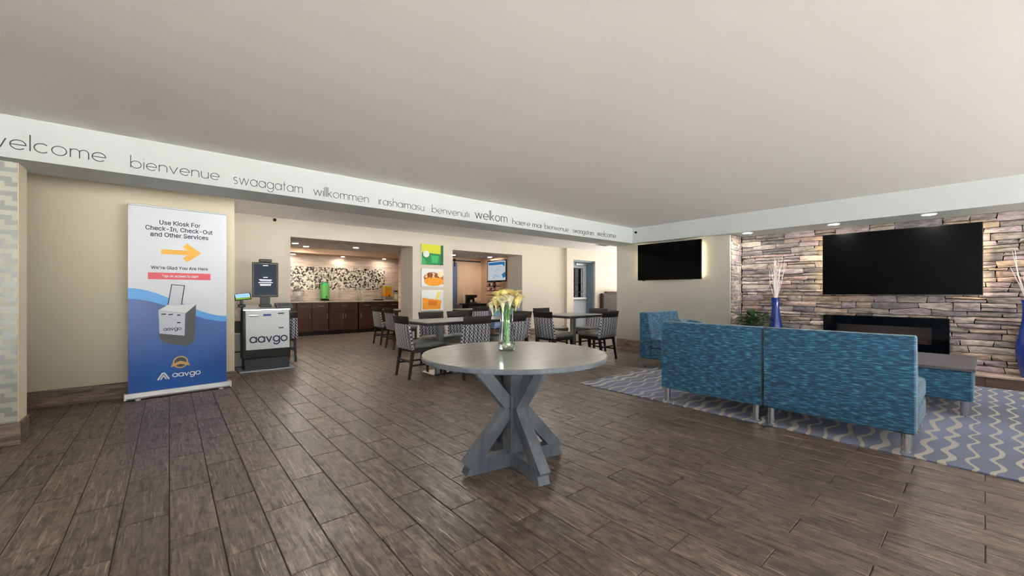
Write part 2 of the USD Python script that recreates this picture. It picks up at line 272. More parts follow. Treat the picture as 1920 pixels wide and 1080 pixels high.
# wallpaper: interlocking silver steps
def steps(name, c0, c1):
    N = {'g': ('geometry', {}), 'x': ('separate_xyz', {}), 'u': ('math', {'math_type': 'divide', 'value2': .036}), 'v': ('math', {'math_type': 'divide', 'value2': .036}), 'fu': ('math', {'math_type': 'floor'}), 'fv': ('math', {'math_type': 'floor'}),
         'k': ('math', {'math_type': 'multiply_add', 'value2': 3.}), 'md': ('math', {'math_type': 'floored_modulo', 'value2': 8.}), 'lt': ('math', {'math_type': 'less_than', 'value2': 3.5}), 'fx': ('math', {'math_type': 'fraction'}), 'fz': ('math', {'math_type': 'fraction'}),
         'mx': ('mix_color', {'a': L(*c0), 'b': L(*c1)}), 'rr': ('map_range', {'to_min': .55, 'to_max': .3}), 'p': ('principled_bsdf', {'metallic': .1})}
    K = [('g.position', 'x.vector'), ('x.x', 'u.value1'), ('x.z', 'v.value1'), ('u.value', 'fu.value1'), ('v.value', 'fv.value1'), ('fv.value', 'k.value1'), ('fu.value', 'k.value3'), ('k.value', 'md.value1'), ('md.value', 'lt.value1'), ('lt.value', 'mx.fac'), ('mx.result', 'p.base_color'), ('lt.value', 'rr.value'), ('rr.result', 'p.roughness')]
    mat(name, N, K)
steps('wallpaper', (172, 172, 160), (138, 140, 137))

# mosaic splashback of small squares, and the stone planks around it
mat('mosaic', {'g': ('geometry', {}), 'x': ('separate_xyz', {}), 'dg': ('vector_rotate', {'rotate_type': 'y_axis', 'angle': PI / 4}), 'u': ('math', {'math_type': 'divide', 'value2': .038}), 'v': ('math', {'math_type': 'divide', 'value2': .038}), 'fu': ('math', {'math_type': 'floor'}), 'fv': ('math', {'math_type': 'floor'}), 'c': ('combine_xyz', {}), 'w': ('white_noise_texture', {}),
    'r': ('rgb_ramp', {'interpolate': False, 'ramp': [(0, L(46, 38, 34)), (.2, L(128, 116, 104)), (.36, L(196, 186, 170)), (.72, L(222, 214, 198)), (.9, L(160, 146, 130))]}), 'p': ('principled_bsdf', {'roughness': .25})},
    [('g.position', 'dg.vector'), ('dg.vector', 'x.vector'), ('x.x', 'u.value1'), ('x.z', 'v.value1'), ('u.value', 'fu.value1'), ('v.value', 'fv.value1'), ('fu.value', 'c.x'), ('fv.value', 'c.z'), ('c.vector', 'w.vector'), ('w.value', 'r.fac'), ('r.color', 'p.base_color')])
mat('wall_stone', {'g': ('geometry', {}), 's': ('vector_math', {'math_type': 'multiply', 'vector2': (1.5, 1.5, 14.)}), 'n': ('noise_texture', {'scale': 2., 'detail': 5.}), 'r': ('rgb_ramp', {'ramp': [(.35, L(186, 164, 146)), (.65, L(216, 198, 182))]}), 'p': ('principled_bsdf', {'roughness': .45})},
    [('g.position', 's.vector1'), ('s.vector', 'n.vector'), ('n.fac', 'r.fac'), ('r.color', 'p.base_color')])
mat('glass', {'p': ('principled_bsdf', {'base_color': (1, 1, 1), 'roughness': 0., 'transmission_weight': 1., 'ior': 1.45})})
mat('pane_glass', {'f': ('fresnel', {'IOR': 1.45}), 't': ('transparent_bsdf', {'color': (.95, .97, .96)}), 'g': ('glossy_bsdf', {'color': (1, 1, 1), 'roughness': 0.}), 'm': ('mix_closure', {})}, [('f.fac', 'm.fac'), ('t.BSDF', 'm.closure1'), ('g.BSDF', 'm.closure2')], 'm.closure')
mat('acrylic', {'t': ('transparent_bsdf', {'color': (.93, .95, .945)}), 'g': ('glossy_bsdf', {'color': (1, 1, 1), 'roughness': .12}), 'm': ('mix_closure', {'fac': .08})}, [('t.BSDF', 'm.closure1'), ('g.BSDF', 'm.closure2')], 'm.closure')
mat('vase_glass', {'f': ('fresnel', {'IOR': 1.5}), 't': ('transparent_bsdf', {'color': (.93, .97, .95)}), 'g': ('glossy_bsdf', {'color': (1, 1, 1), 'roughness': .02}), 'm': ('mix_closure', {})}, [('f.fac', 'm.fac'), ('t.BSDF', 'm.closure1'), ('g.BSDF', 'm.closure2')], 'm.closure')
def leaf(name, rgb, tr=.3):
    mat(name, {'g': ('geometry', {}), 'n': ('noise_texture', {'scale': 30., 'detail': 3.}), 'r': ('rgb_ramp', {'ramp': [(.3, L(*[c * .8 for c in rgb])), (.7, L(*[min(255, c * 1.15) for c in rgb]))]}), 'p': ('principled_bsdf', {'roughness': .45}), 't': ('translucent_bsdf', {}), 'm': ('mix_closure', {'fac': tr})},
        [('g.position', 'n.vector'), ('n.fac', 'r.fac'), ('r.color', 'p.base_color'), ('r.color', 't.color'), ('p.BSDF', 'm.closure1'), ('t.BSDF', 'm.closure2')], 'm.closure')
leaf('petal', (246, 210, 138), .3); leaf('petal_pale', (246, 228, 188), .3); leaf('stem_green', (118, 168, 104), .15); leaf('leaf_dark', (54, 82, 50)); leaf('leaf_mid', (84, 112, 74))
plain('spadix', (236, 176, 50), .7); plain('pebble', (222, 218, 200), .4); plain('blue_glaze', (18, 48, 132), .12, specular_ior_level=.7); plain('twig', (226, 218, 220), .8)
plain('green_jar', (96, 168, 84), .3); plain('orange_juice', (236, 160, 40), .3); plain('juice_yellow', (226, 178, 60), .4)
plain('pic_green', (18, 132, 66), .5); plain('pic_lime', (206, 210, 40), .5); plain('pic_dark_green', (8, 92, 58), .5); plain('pic_leaf', (52, 176, 96), .5); plain('pic_white', (232, 236, 234), .5); plain('pic_brown', (188, 104, 48), .5); plain('pic_dark_brown', (118, 54, 28), .5)
plain('pic_cream', (236, 222, 178), .5); plain('pic_orange', (240, 156, 30), .5); plain('pic_deep_orange', (224, 122, 22), .5); plain('pic_yellow', (232, 216, 96), .5); plain('barn_blue', (82, 96, 122), .6); plain('door_blue', (176, 188, 198), .45); plain('frame_blue', (104, 122, 136), .5)
plain('brown_vinyl', (60, 44, 39), .75); plain('cloth_blue', (116, 140, 176), .8, bump=.4, bscale=14, var=.25, vscale=6.); plain('cloth_pale', (196, 206, 222), .8); plain('sign_blue', (24, 52, 110), .5); emit('map_sky', (48, 118, 172), .5); emit('map_land', (186, 194, 200), .62); emit('map_mid', (140, 178, 200), .6)
plain('soil', (48, 38, 30), .95); plain('pot', (70, 60, 56), .6); plain('fire_bed', (108, 82, 76), .7); plain('log', (150, 100, 70), .8); plain('frame_metal', (70, 70, 72), .4, .6)

# ------------------------------------------------------------------ shell
CEIL, BEAM = 2.44, 2.13
YB, YB2 = 4.60, 5.10                  # the lettered beam
XS, XT, XST = 7.10, 7.28, 7.75         # soffit face, television wall, stone face
YD, YD2 = 7.95, 8.52                  # dining room's far wall
X0, X1, Y0 = -4.0, 12.6, -4.5

# floor of wood-look tiles
floor = sgroup('floor')
obj('grout_bed', box(X0, Y0, -.06, X1, 12.3, -.004), 'grout', floor, smooth=False)
def cam_px(p):
    p = np.asarray(p, float); d = p[..., 0] * math.cos(TH) + p[..., 1] * math.sin(TH); r = p[..., 0] * math.sin(TH) - p[..., 1] * math.cos(TH)
    return np.stack([960 + FPX * r / np.maximum(d, .05), 548 - FPX * (p[..., 2] - CAMH) / np.maximum(d, .05), d], -1)
def in_frame_area(poly3):
    q = cam_px(poly3)
    if (q[:, 2] < .3).all(): return 0
    a = Polygon(q[:, :2]).buffer(0).intersection(sbox(0, 0, 1920, 1080)); return a.area
def plank(x0, y0, x1, y1):
    g, c = .0021, .0026
    x0 += g; y0 += g; x1 -= g; y1 -= g
    v = [(x0, y0, -.012), (x1, y0, -.012), (x1, y1, -.012), (x0, y1, -.012), (x0, y0, -c), (x1, y0, -c), (x1, y1, -c), (x0, y1, -c), (x0 + c, y0 + c, 0), (x1 - c, y0 + c, 0), (x1 - c, y1 - c, 0), (x0 + c, y1 - c, 0)]
    f = [(8, 9, 10), (8, 10, 11)]
    for a in range(4):
        b = (a + 1) % 4
        f += [(a, b, b + 4), (a, b + 4, a + 4), (a + 4, b + 4, b + 8), (a + 4, b + 8, a + 8)]
    return trimesh.Trimesh(np.array(v), np.array(f), process=False)
cand = []
for i in range(math.floor(X0 / PW), math.ceil(X1 / PW)):
    off = (i % 2) * PL / 2
    for j in range(math.floor((Y0 - off) / PL), math.ceil((12.2 - off) / PL)):
        a = (max(i * PW, X0), max(j * PL + off, Y0), min((i + 1) * PW, X1), min((j + 1) * PL + off, 12.2))
        if a[2] - a[0] < .02 or a[3] - a[1] < .02: continue
        if a[0] > 3.98 and a[2] < 7.4 and a[1] > -2.2 and a[3] < 3.22: continue          # under the rug
        hidden = (a[1] > 6.08 and a[2] < .6) or (a[0] > 7.3 and a[3] < 5.) or (a[1] > 4.74 and a[2] < -1.1)
        cand.append((0 if hidden else in_frame_area([(a[0], a[1], 0), (a[2], a[1], 0), (a[2], a[3], 0), (a[0], a[3], 0)]), a))
cand.sort(key=lambda t: -t[0])
for ar, a in cand[:300]: obj('plank', plank(*a), 'floor_tile', floor, smooth=False)
obj('small_planks', [plank(*a) for ar, a in cand[300:]], 'floor_tile', floor, smooth=False, kind='stuff')

struct('ceiling', box(X0, Y0, CEIL, X1, 4.85, CEIL + .1), 'ceiling_paint')
struct('ceiling_dining', box(X0, 4.85, CEIL, X1, YD + .1, CEIL + .1), 'ceiling_brightened')
struct('ceiling_kitchen', box(.5, YD2, 2.30, 5.8, 12.2, 2.45), 'ceiling_paint')
struct('ceiling_office', [box(5.1, YD2, 2.30, 8.3, 10.8, 2.45), box(5.85, 10.8, 2.30, 8.3, 11.4, 2.45)], 'ceiling_paint')

beam = sgroup('trim_1')
obj('beam', box(X0, YB, BEAM, XS, YB2, CEIL), 'beam_white', beam, smooth=False)
WORDS = [('welcome', -1.005, -.391, 2.199, .119), ('bienvenue', -.244, .352, 2.187, .103), ('swaagatam', .462, 1.054, 2.178, .108), ('willkommen', 1.161, 1.746, 2.18, .102), ('irashaimasu', 1.866, 2.453, 2.179, .1), ('benvenuti', 2.567, 3.135, 2.178, .098),
         ('welkom', 3.242, 3.817, 2.184, .138), ('haere mai', 3.925, 4.531, 2.178, .085), ('bienvenue', 4.609, 5.18, 2.179, .085), ('swaagatam', 5.289, 5.857, 2.181, .09), ('welcome', 5.966, 6.532, 2.188, .105)]
for word, xa, xb, zb, hh in WORDS:
    p, w = stroke_word(word, .085 if xa < 3 else .11)
    obj('lettering', ext(affinity.scale(p, (xb - xa) / w, hh / 1.75, origin=(0, 0)), .003, (xa, YB - .0005, zb), (1, 0, 0), (0, 0, 1)), 'letter_grey', beam, label=f'thin grey word {word}', smooth=False)

soff = sgroup('trim_2')
obj('soffit', box(XS, -2.6, BEAM, 7.95, YB2, CEIL), 'beam_white', soff, smooth=False)

# lobby walls
wl = sgroup('wall_left')
obj('wall_panel', box(X0, 4.745, 0, -.87, 4.98, BEAM), 'cream', wl, smooth=False)
obj('wallpaper', box(X0, 4.74, .17, -.875, 4.745, BEAM), 'wallpaper', wl, smooth=False, label='beige and silver stepped wallpaper')
struct('wall_front', [box(X0, 6.08, 0, .62, 6.25, CEIL), box(.5, 6.25, 0, .62, YD, CEIL)], 'cream')
struct('wall_right', box(XT, 2.82, 0, 7.95, YB2, CEIL), 'tv_wall')
# far wall of the dining room with its two wide openings and a recessed door
struct('wall_back', [box(.62, YD - .07, 0, 1.19, YD2, CEIL), box(1.19, YD, 0, 1.63, YD2, CEIL), box(1.63, YD, BEAM, 3.97, YD2, CEIL), box(3.97, YD, 0, 4.97, YD2, CEIL), box(4.97, YD, BEAM, 7.12, YD2, CEIL),
       box(7.12, YD, 0, 8.77, YD2, CEIL), box(8.77, YD - .1, 0, 9.06, YD2, CEIL), box(9.06, YD - .1, 2.11, 10.08, YD2, CEIL), box(10.08, YD - .1, 0, X1, YD2, CEIL)], 'dining_cream')
struct('wall_kitchen', [box(.4, YD2, 0, .5, 12.3, 2.45), box(.4, 12.16, 0, 5.85, 12.3, 2.45), box(5.0, YD2, 0, 5.1, 10.9, 2.45), box(5.1, 10.8, 0, 5.85, 10.9, 2.45), box(5.75, 10.9, 0, 5.85, 12.3, 2.45)], 'wall_stone')
obj('trim_3', box(.5, 11.43, 2.17, 5.75, 12.16, 2.30), 'peach', None, smooth=False, kind='structure')
struct('wall_office', [box(5.1, YD2, 0, 5.12, 10.8, 2.4), box(5.85, 11.28, 0, 8.3, 11.4, 2.4), box(8.2, YD2, 0, 8.3, 11.4, 2.4), box(7.12, YD2, 0, 8.3, YD2 + .06, 2.4)], 'peach')
struct('wall_dining', [box(X1, YB2, 0, X1 + .12, YD, .1), box(X1, YB2, 2.36, X1 + .12, YD, CEIL), box(7.95, YB2 - .12, 0, X1, YB2, CEIL), box(X0 - .1, 4.98, 0, X0, 6.08, CEIL)], 'dining_cream')
# the lobby's glazed sides behind the camera
def glazing(n, axis, at, a0, a1, z0, z1, k):
    w = sgroup(f'window_{n}')
    P = (lambda a, b, za, zb, t=.05: box(a, at - t, za, b, at + t, zb)) if axis == 'x' else (lambda a, b, za, zb, t=.05: box(at - t, a, za, at + t, b, zb))
    ms = [P(a0, a1, z0, z0 + .06), P(a0, a1, z1 - .06, z1)] + [P(a0 + (a1 - a0) * i / k - .03, a0 + (a1 - a0) * i / k + .03, z0, z1) for i in range(k + 1)]
    obj('window_frame', ms, 'frame_metal', w, smooth=False)
    for i in range(k):
        obj('pane', P(a0 + (a1 - a0) * i / k + .03, a0 + (a1 - a0) * (i + 1) / k - .03, z0 + .06, z1 - .06, .004), 'pane_glass', w, smooth=False)
glazing(1, 'x', Y0, X0, 7.7, .12, 2.36, 8)
glazing(2, 'y', X0, Y0, .6, .12, 2.36, 4)
glazing(3, 'y', X1 + .06, YB2, YD - .1, .1, 2.36, 3)
struct('wall_rear', [box(X0, Y0 - .08, 0, 7.95, Y0 + .08, .12), box(X0, Y0 - .08, 2.36, 7.95, Y0 + .08, CEIL), box(7.1, Y0, 0, 7.3, -2.6, CEIL), box(X0 - .08, Y0, 0, X0 + .08, .6, .12), box(X0 - .08, Y0, 2.36, X0 + .08, .6, CEIL), box(X0 - .08, .6, 0, X0 + .08, 4.74, CEIL)], 'cream')

# tile skirting, piece by piece
def skirting(name, axis, at, a0, a1, out, cuts=None, h=.17, t=.014):
    s = sgroup(name); n = max(1, round(abs(a1 - a0) / .6)); e = cuts or list(np.linspace(a0, a1, n + 1))
    for a, b in zip(e[:-1], e[1:]):
        if axis == 'x': m = box(a + .0015, at, 0, b - .0015, at + out * t, h, .002)
        else: m = box(at, a + .0015, 0, at + out * t, b - .0015, h, .002)
        obj('tile', m, 'base_tile_x' if axis == 'x' else 'base_tile_y', s, smooth=False)
skirting('baseboard_left', 'x', 4.74, X0, -.856, -1, [-3.4, -2.8, -2.2, -1.6, -1.25, -.856])
skirting('baseboard_left_end', 'y', -.87, 4.74, 4.98, 1)
skirting('baseboard_front', 'x', 6.08, -2.0, .634, -1, [-2., -1.5, -.62, -.02, .634])
skirting('baseboard_front_end', 'y', .62, 6.08, 7.86, 1)
skirting('baseboard_back', 'x', YD - .07, .634, 1.19, -1)
skirting('baseboard_pier', 'x', YD, 3.97, 4.97, -1)
skirting('baseboard_far', 'x', YD, 7.12, 8.77, -1)
skirting('baseboard_door', 'x', YD - .1, 10.09, 12.5, -1)
skirting('baseboard_right', 'y', XT, 2.83, YB2, -1)

# stone wall: dry-stacked stones over a dark backing
sw = sgroup('wall_stone')
obj('mortar_bed', [box(XST + .02, -2.6, 0, 7.95, .44, BEAM), box(XST + .02, 1.475, 0, 7.95, 2.82, BEAM), box(XST + .02, .44, 0, 7.95, 1.475, .42), box(XST + .02, .44, .71, 7.95, 1.475, BEAM)], 'mortar', sw, smooth=False)
def stone_mesh(s0, s1, z0f, z1f, place, seed):
    r = random.Random(seed); nx, nz = 7, 4; out = .012 + r.random() * .042; tilt = r.uniform(-.01, .01); V = []
    sk0, sk1 = r.uniform(-.02, .02), r.uniform(-.02, .02)
    for b in range(nz):
        for a in range(nx):
            u, v = a / (nx - 1), b / (nz - 1)
            s = s0 + .004 + (s1 - s0 - .008) * u + (sk0 * (1 - u) + sk1 * u) * (v - .5)
            za, zb = z0f(s), z1f(s); z = za + .0035 + (zb - za - .007) * v
            edge = (a in (0, nx - 1)) + (b in (0, nz - 1))
            V.append((s, z, out - .012 * edge + tilt * (v - .5) + r.uniform(-.006, .006)))
    n = nx * nz; V2 = V + [(s, z, -.03) for s, z, o in V]
    F = []
    for b in range(nz - 1):
        for a in range(nx - 1):
            q = b * nx + a; F += [(q, q + 1, q + nx + 1), (q, q + nx + 1, q + nx)]
    ring = [a for a in range(nx)] + [b * nx + nx - 1 for b in range(1, nz)] + [(nz - 1) * nx + a for a in range(nx - 2, -1, -1)] + [b * nx for b in range(nz - 2, 0, -1)]
    for k in range(len(ring)):
        p, q = ring[k], ring[(k + 1) % len(ring)]; F += [(p, p + n, q), (q, p + n, q + n)]
    m = trimesh.Trimesh(np.array([place(*v) for v in V2]), np.array(F), process=False)
    return m
def courses(sa, sb, za, zb, r, lmin, lmax):
    z, rows = za, [za]
    while z < zb - .11: z += r.choice([.05, .058, .066, .075, .085, .1]); rows.append(z)
    rows.append(zb)
    wob = lambda k: ((lambda s: rows[k]) if k in (0, len(rows) - 1) else (lambda s, k=k: rows[k] + .026 * (meshkit.noise(np.array([s * 3.4, k * 3.7, .5]), 3) - .5) * 2))
    for k in range(len(rows) - 1):
        s = sa - r.random() * .2; f, g = wob(k), wob(k + 1); tall = rows[k + 1] - rows[k]
        while s < sb:
            e = s + r.uniform(lmin, lmax) * (1.15 if tall > .07 else .9)
            if sb - e < .09: e = sb
            if min(e, sb) - max(s, sa) > .03:
                if tall > .08 and r.random() < .4:                      # two thin stones, one on the other
                    q = r.uniform(.4, .6); h = lambda t, f=f, g=g, q=q: f(t) * (1 - q) + g(t) * q
                    yield max(s, sa), min(e, sb), f, h; yield max(s, sa), min(e, sb), h, g
                else: yield max(s, sa), min(e, sb), f, g
            s = e
rs = random.Random(11); st = []
for s0, s1, f0, f1 in courses(-2.4, 2.80, .155, BEAM, rs, .13, .42):
    zc = (f0((s0 + s1) / 2) + f1((s0 + s1) / 2)) / 2
    behind = (.06 < s0 and s1 < 1.56 and 1.15 < zc < 1.99) or (.33 < s0 and s1 < 1.59 and .36 < zc < .77)
    spans = [(s0, s1, f0, f1)]
    if f1((s0 + s1) / 2) > .335 and f0((s0 + s1) / 2) < .80:          # the fire is let into the wall here
        lo, hi = (lambda s, f=f0: max(f(s), .80)), (lambda s, f=f1: min(f(s), .335))
        spans = [(s0, min(s1, .32), f0, f1), (max(s0, 1.60), s1, f0, f1), (max(s0, .32), min(s1, 1.6), f0, hi), (max(s0, .32), min(s1, 1.6), lo, f1)]
    for a, b, p, q in spans:
        if b - a < .02 or q((a + b) / 2) - p((a + b) / 2) < .015 or min(q(a) - p(a), q(b) - p(b)) < .004: continue
        m = stone_mesh(a, b, p, q, lambda s, z, o: (XST - o + .01, s, z), rs.random())
        st.append((0 if behind else in_frame_area([(XST, a, p(a)), (XST, b, p(b)), (XST, b, q(b)), (XST, a, q(a))]), m))
for s0, s1, f0, f1 in courses(XT + .03, XST, .155, BEAM, rs, .12, .3):
    m = stone_mesh(s0, s1, f0, f1, lambda s, z, o: (s, 2.82 - o * .6, z), rs.random())
    st.append((in_frame_area([(s0, 2.82, f0(s0)), (s1, 2.82, f0(s1)), (s1, 2.82, f1(s1)), (s0, 2.82, f1(s0))]), m))
st.sort(key=lambda t: -t[0]); rest = []
for k, (ar, m) in enumerate(st):
    if k < 300: obj('stone', m, rs.choices(STONES, [4, 4, 3, 3, 2, 3])[0], sw, smooth=25)
    else: rest.append(m)
if rest: obj('small_stones', rest, 'stone_grey', sw, smooth=25, kind='stuff')
hearth = sgroup('trim_4')
obj('hearth_cap', box(7.46, -2.4, .13, 7.76, 2.815, .155, .004), 'hearth_cap', hearth)
for a in np.arange(-2.4, 2.8, .6): obj('tile', box(7.49, a + .0015, 0, 7.70, min(a + .6, 2.81) - .0015, .13, .002), 'hearth_tile', hearth, smooth=False)

# recessed ceiling lamps
def can(x, y, z, k, label, group, r=.06):
    t = thing('recessed_light', label, 'ceiling light', (x, y, z), 0, group)
    obj('trim_ring', lathe([(r, -.001), (r * 1.28, -.001), (r * 1.3, -.006), (r * 1.05, -.010), (r, -.006), (r, -.001)], 28), 'white', t)
    obj('lens', mv(trimesh.creation.cylinder(radius=r, height=.003, sections=28), 0, 0, -.004), 'can_' + k, t, label='glowing lens')
for (x, y), w in zip([(7.26, 2.54), (7.26, 1.41), (7.26, .46)], ['left of the big television', 'over the left part of the big television', 'over the right part of the big television']): can(x, y, BEAM, 'stone', 'small round recessed lamp in the soffit ' + w, 'lamps in the soffit over the stone wall')
can(7.26, -.75, BEAM, 'stone', 'small round recessed lamp in the soffit past the right vase', 'lamps in the soffit over the stone wall')
can(2.24, 10.45, 2.30, 'kitchen', 'round recessed lamp in the kitchen ceiling, nearest the left jamb', 'lamps in the kitchen ceiling')
can(2.60, 11.0, 2.30, 'kitchen', 'round recessed lamp in the kitchen ceiling beside the peach bulkhead end', 'lamps in the kitchen ceiling')
can(3.66, 10.5, 2.30, 'kitchen', 'round recessed lamp in the kitchen ceiling, above the middle of the counter', 'lamps in the kitchen ceiling')
for x, w in ((2.5, 'left end of the'), (3.78, 'middle of the'), (5.0, 'right end of the')): can(x, 11.9, 2.17, 'counter', f'recessed lamp washing the {w} kitchen wall', 'lamps under the kitchen bulkhead', .05)
can(6.66, 10.6, 2.30, 'office', 'round recessed lamp in the office ceiling above the blue sliding door', 'lamps in the office ceiling')
can(7.95, 10.45, 2.30, 'office', 'round recessed lamp in the office ceiling near the wall map screen', 'lamps in the office ceiling')
def fill_panel(x, y, label, m):  # panels added out of view to brighten dining room and lobby
    t = thing('ceiling_panel_light', label, 'ceiling light', (x, y, CEIL), 0, 'added fill panels')
    obj('frame', [box(-.31, -.31, -.012, .31, -.29, 0), box(-.31, .29, -.012, .31, .31, 0), box(-.31, -.29, -.012, -.29, .29, 0), box(.29, -.29, -.012, .31, .29, 0)], 'white', t, smooth=False)
    obj('diffuser', box(-.288, -.288, -.07 if m == 'added_fill_dining' else -.006, .288, .288, -.001, .006 if m == 'added_fill_dining' else 0), m, t, smooth=False)  # dining ones are deep so their glowing sides brighten the ceiling
for x, y, w in ((1.5, 5.8, 'dining ceiling in front of the kiosk'), (3.6, 5.8, 'dining ceiling over the long table'), (5.7, 5.8, 'dining ceiling over the square table'), (8.6, 5.8, 'dining ceiling before the far door'), (11., 5.9, 'dining ceiling by the booth bench'),
                (-2., -1.5, 'lobby ceiling by the glazed left side'), (1.2, -2.2, 'lobby ceiling behind the camera'), (4.2, -2.4, 'lobby ceiling right of the camera')): fill_panel(x, y, 'added unseen fill panel in the ' + w, 'added_fill_dining' if y > 5 else 'added_fill_lobby')

# small devices of the shell
def puck(name, label, cat, c, n, r=.03):
    t = thing(name, label, cat, c); n = np.array(n, float)
    obj('housing', cyl((0, 0, 0), n * .03, r, r * .8), 'black', t); obj('eye', cyl(n * .03, n * .042, r * .45, r * .3), 'black_gloss', t)
puck('motion_sensor', 'tiny black sensor high on the cream wall above the kiosk', 'sensor', (1.385, YD, 2.40), (0, -1, 0), .028)
puck('security_camera', 'tiny black camera on the soffit corner beside the last welcome', 'camera', (XS, 4.52, 2.345), (-1, 0, 0), .024)
vt = thing('ceiling_vent', 'small slatted vent in the dining ceiling near the television wall', 'vent', (9.0, 6.75, CEIL))
obj('frame', [box(-.2, -.1, -.012, .2, -.08, 0), box(-.2, .08, -.012, .2, .1, 0), box(-.2, -.08, -.012, -.18, .08, 0), box(.18, -.08, -.012, .2, .08, 0)], 'silver', vt, smooth=False)
for i in range(6): obj('slat', box(-.18, -.075 + i * .026, -.01, .18, -.06 + i * .026, -.002), 'grey_dark', vt, smooth=False)

obj('pavement', [box(-40, -40, -.16, X0 - .1, 40, -.1), box(X0 - .1, -40, -.16, 40, Y0 - .1, -.1), box(X1 + .2, Y0 - .1, -.16, 40, 40, -.1), box(X0, 12.4, -.16, X1, 40, -.1)], 'pavement', None, smooth=False, kind='structure')

struct('wall_outside', box(8.4, 12.9, -.1, 22, 13.0, 2.6), 'pavement')
sh = thing('shrub', 'leafy shrub outside the glazed far door', 'shrub', (11.95, 10.6, -.06))
obj('stem', [tube([(0, 0, 0), (.05 * k - .1, .04 * k - .08, .6), (.12 * k - .24, .1 * k - .2, 1.3)], [.02, .015, .006], 7) for k in range(5)], 'twig', sh)
def blade(b, d, ln, w):
    d = np.array(d, float) / np.linalg.norm(d); q = np.cross(d, [.1, .2, 1.0]); q /= np.linalg.norm(q); b = np.array(b, float); n = np.cross(q, d) * .01
    return trimesh.Trimesh(np.array([b, b + d * ln * .5 + q * w + n, b + d * ln, b + d * ln * .5 - q * w + n, b + d * ln * .5]), np.array([(0, 1, 4), (1, 2, 4), (2, 3, 4), (3, 0, 4)]), process=False)
rsb = random.Random(9); bl = []
for k in range(420):
    u, a, z = rsb.random() ** .5, rsb.uniform(0, 2 * PI), rsb.uniform(.5, 2.1)
    R_ = .42 * math.sin(PI * min(1, (z - .3) / 2.0)) * u
    bl.append(blade((R_ * math.cos(a), R_ * math.sin(a), z), (math.cos(a), math.sin(a), rsb.uniform(-.4, .9)), rsb.uniform(.09, .16), rsb.uniform(.02, .035)))
obj('foliage', bl, 'leaf_dark', sh, smooth=False, kind='stuff')

# recessed door
dr = sgroup('door_1')
obj('door_leaf', [box(9.1, 8.18, 0, 10.04, 8.22, .98), box(9.1, 8.18, .98, 9.22, 8.22, 1.9), box(9.86, 8.18, .98, 10.04, 8.22, 1.9), box(9.1, 8.18, 1.9, 10.04, 8.22, 2.06)], 'door_blue', dr, smooth=False)
obj('door_frame', [box(9.06, 7.9, 0, 9.10, 8.26, 2.11), box(10.04, 7.9, 0, 10.08, 8.26, 2.11), box(9.06, 7.9, 2.06, 10.08, 8.26, 2.11)], 'frame_blue', dr, smooth=False)
obj('pane', box(9.22, 8.195, .98, 9.86, 8.205, 1.9), 'pane_glass', dr, smooth=False)
for i in range(15): obj('blind_slat', box(9.56, 8.225, 1.0 + i * .06, 9.85, 8.24, 1.04 + i * .06), 'white', dr, smooth=False)
obj('grille', [box(9.22, 8.17, z, 9.86, 8.18, z + .02) for z in (.98, 1.14, 1.42, 1.88)] + [box(x, 8.17, .98, x + .02, 8.18, 1.9) for x in (9.22, 9.5, 9.84)], 'brown_vinyl', dr, smooth=False)
obj('push_bar', [box(9.3, 8.10, .93, 9.98, 8.14, .99, .01), box(9.32, 8.14, .94, 9.38, 8.18, .98), box(9.9, 8.14, .94, 9.96, 8.18, .98)], 'white', dr)
obj('door_closer', [box(9.5, 8.10, 1.98, 9.8, 8.18, 2.04, .008), box(9.55, 8.08, 2.02, 10.0, 8.10, 2.035)], 'silver', dr)

# ------------------------------------------------------------------ round table, vase, lilies
TX, TY, TZ = 1.774, 2.06, .745
rt = thing('round_table', 'round grey-washed wooden pedestal table with crossed braces in the middle of the floor', 'table', (TX, TY, 0), -11.1)
obj('table_top', lathe([(0, TZ - .01), (.610, TZ - .01), (.610, TZ - .002), (.608, TZ), (0, TZ)], 96), 'grey_top', rt)
obj('edge_band', lathe([(0, TZ - .032), (.602, TZ - .032), (.613, TZ - .028), (.615, TZ - .02), (.615, TZ - .008), (.611, TZ - .0015), (.6105, TZ - .0105), (0, TZ - .0105)], 96), 'grey_wood', rt)
obj('post', box(-.055, -.055, .0, .055, .055, TZ - .032, .004), 'grey_wood', rt)
def brace(ang, r0, z0, r1, z1, w=.075, d=.08):
    a, b = np.array([r0, 0, z0], float), np.array([r1, 0, z1], float); t = (b - a) / np.linalg.norm(b - a); n = np.array([-t[2], 0, t[0]])
    pts = [p + s * n * d / 2 + np.array([0, q * w / 2, 0]) for p in (a, b) for s in (-1, 1) for q in (-1, 1)]
    m = hull(pts); m = trimesh.intersections.slice_mesh_plane(m, [0, 0, 1], [0, 0, .0], cap=True) if min(z0, z1) < .05 else m
    return rot(m, ang)
for k in range(4):
    obj('foot', rot(hull([(.05, y, z) for y in (-.04, .04) for z in (0, .09)] + [(.365, y, 0) for y in (-.04, .04)] + [(.325, y, .09) for y in (-.04, .04)]), 90 * k), 'grey_wood', rt)
    obj('lower_brace', brace(90 * k, .345, .045, .05, .37), 'grey_wood', rt)
    obj('upper_brace', brace(90 * k, .05, .40, .285, TZ - .06), 'grey_wood', rt)
    obj('top_cleat', rot(box(.05, -.04, TZ - .075, .34, .04, TZ - .032, .003), 90 * k), 'grey_wood', rt)

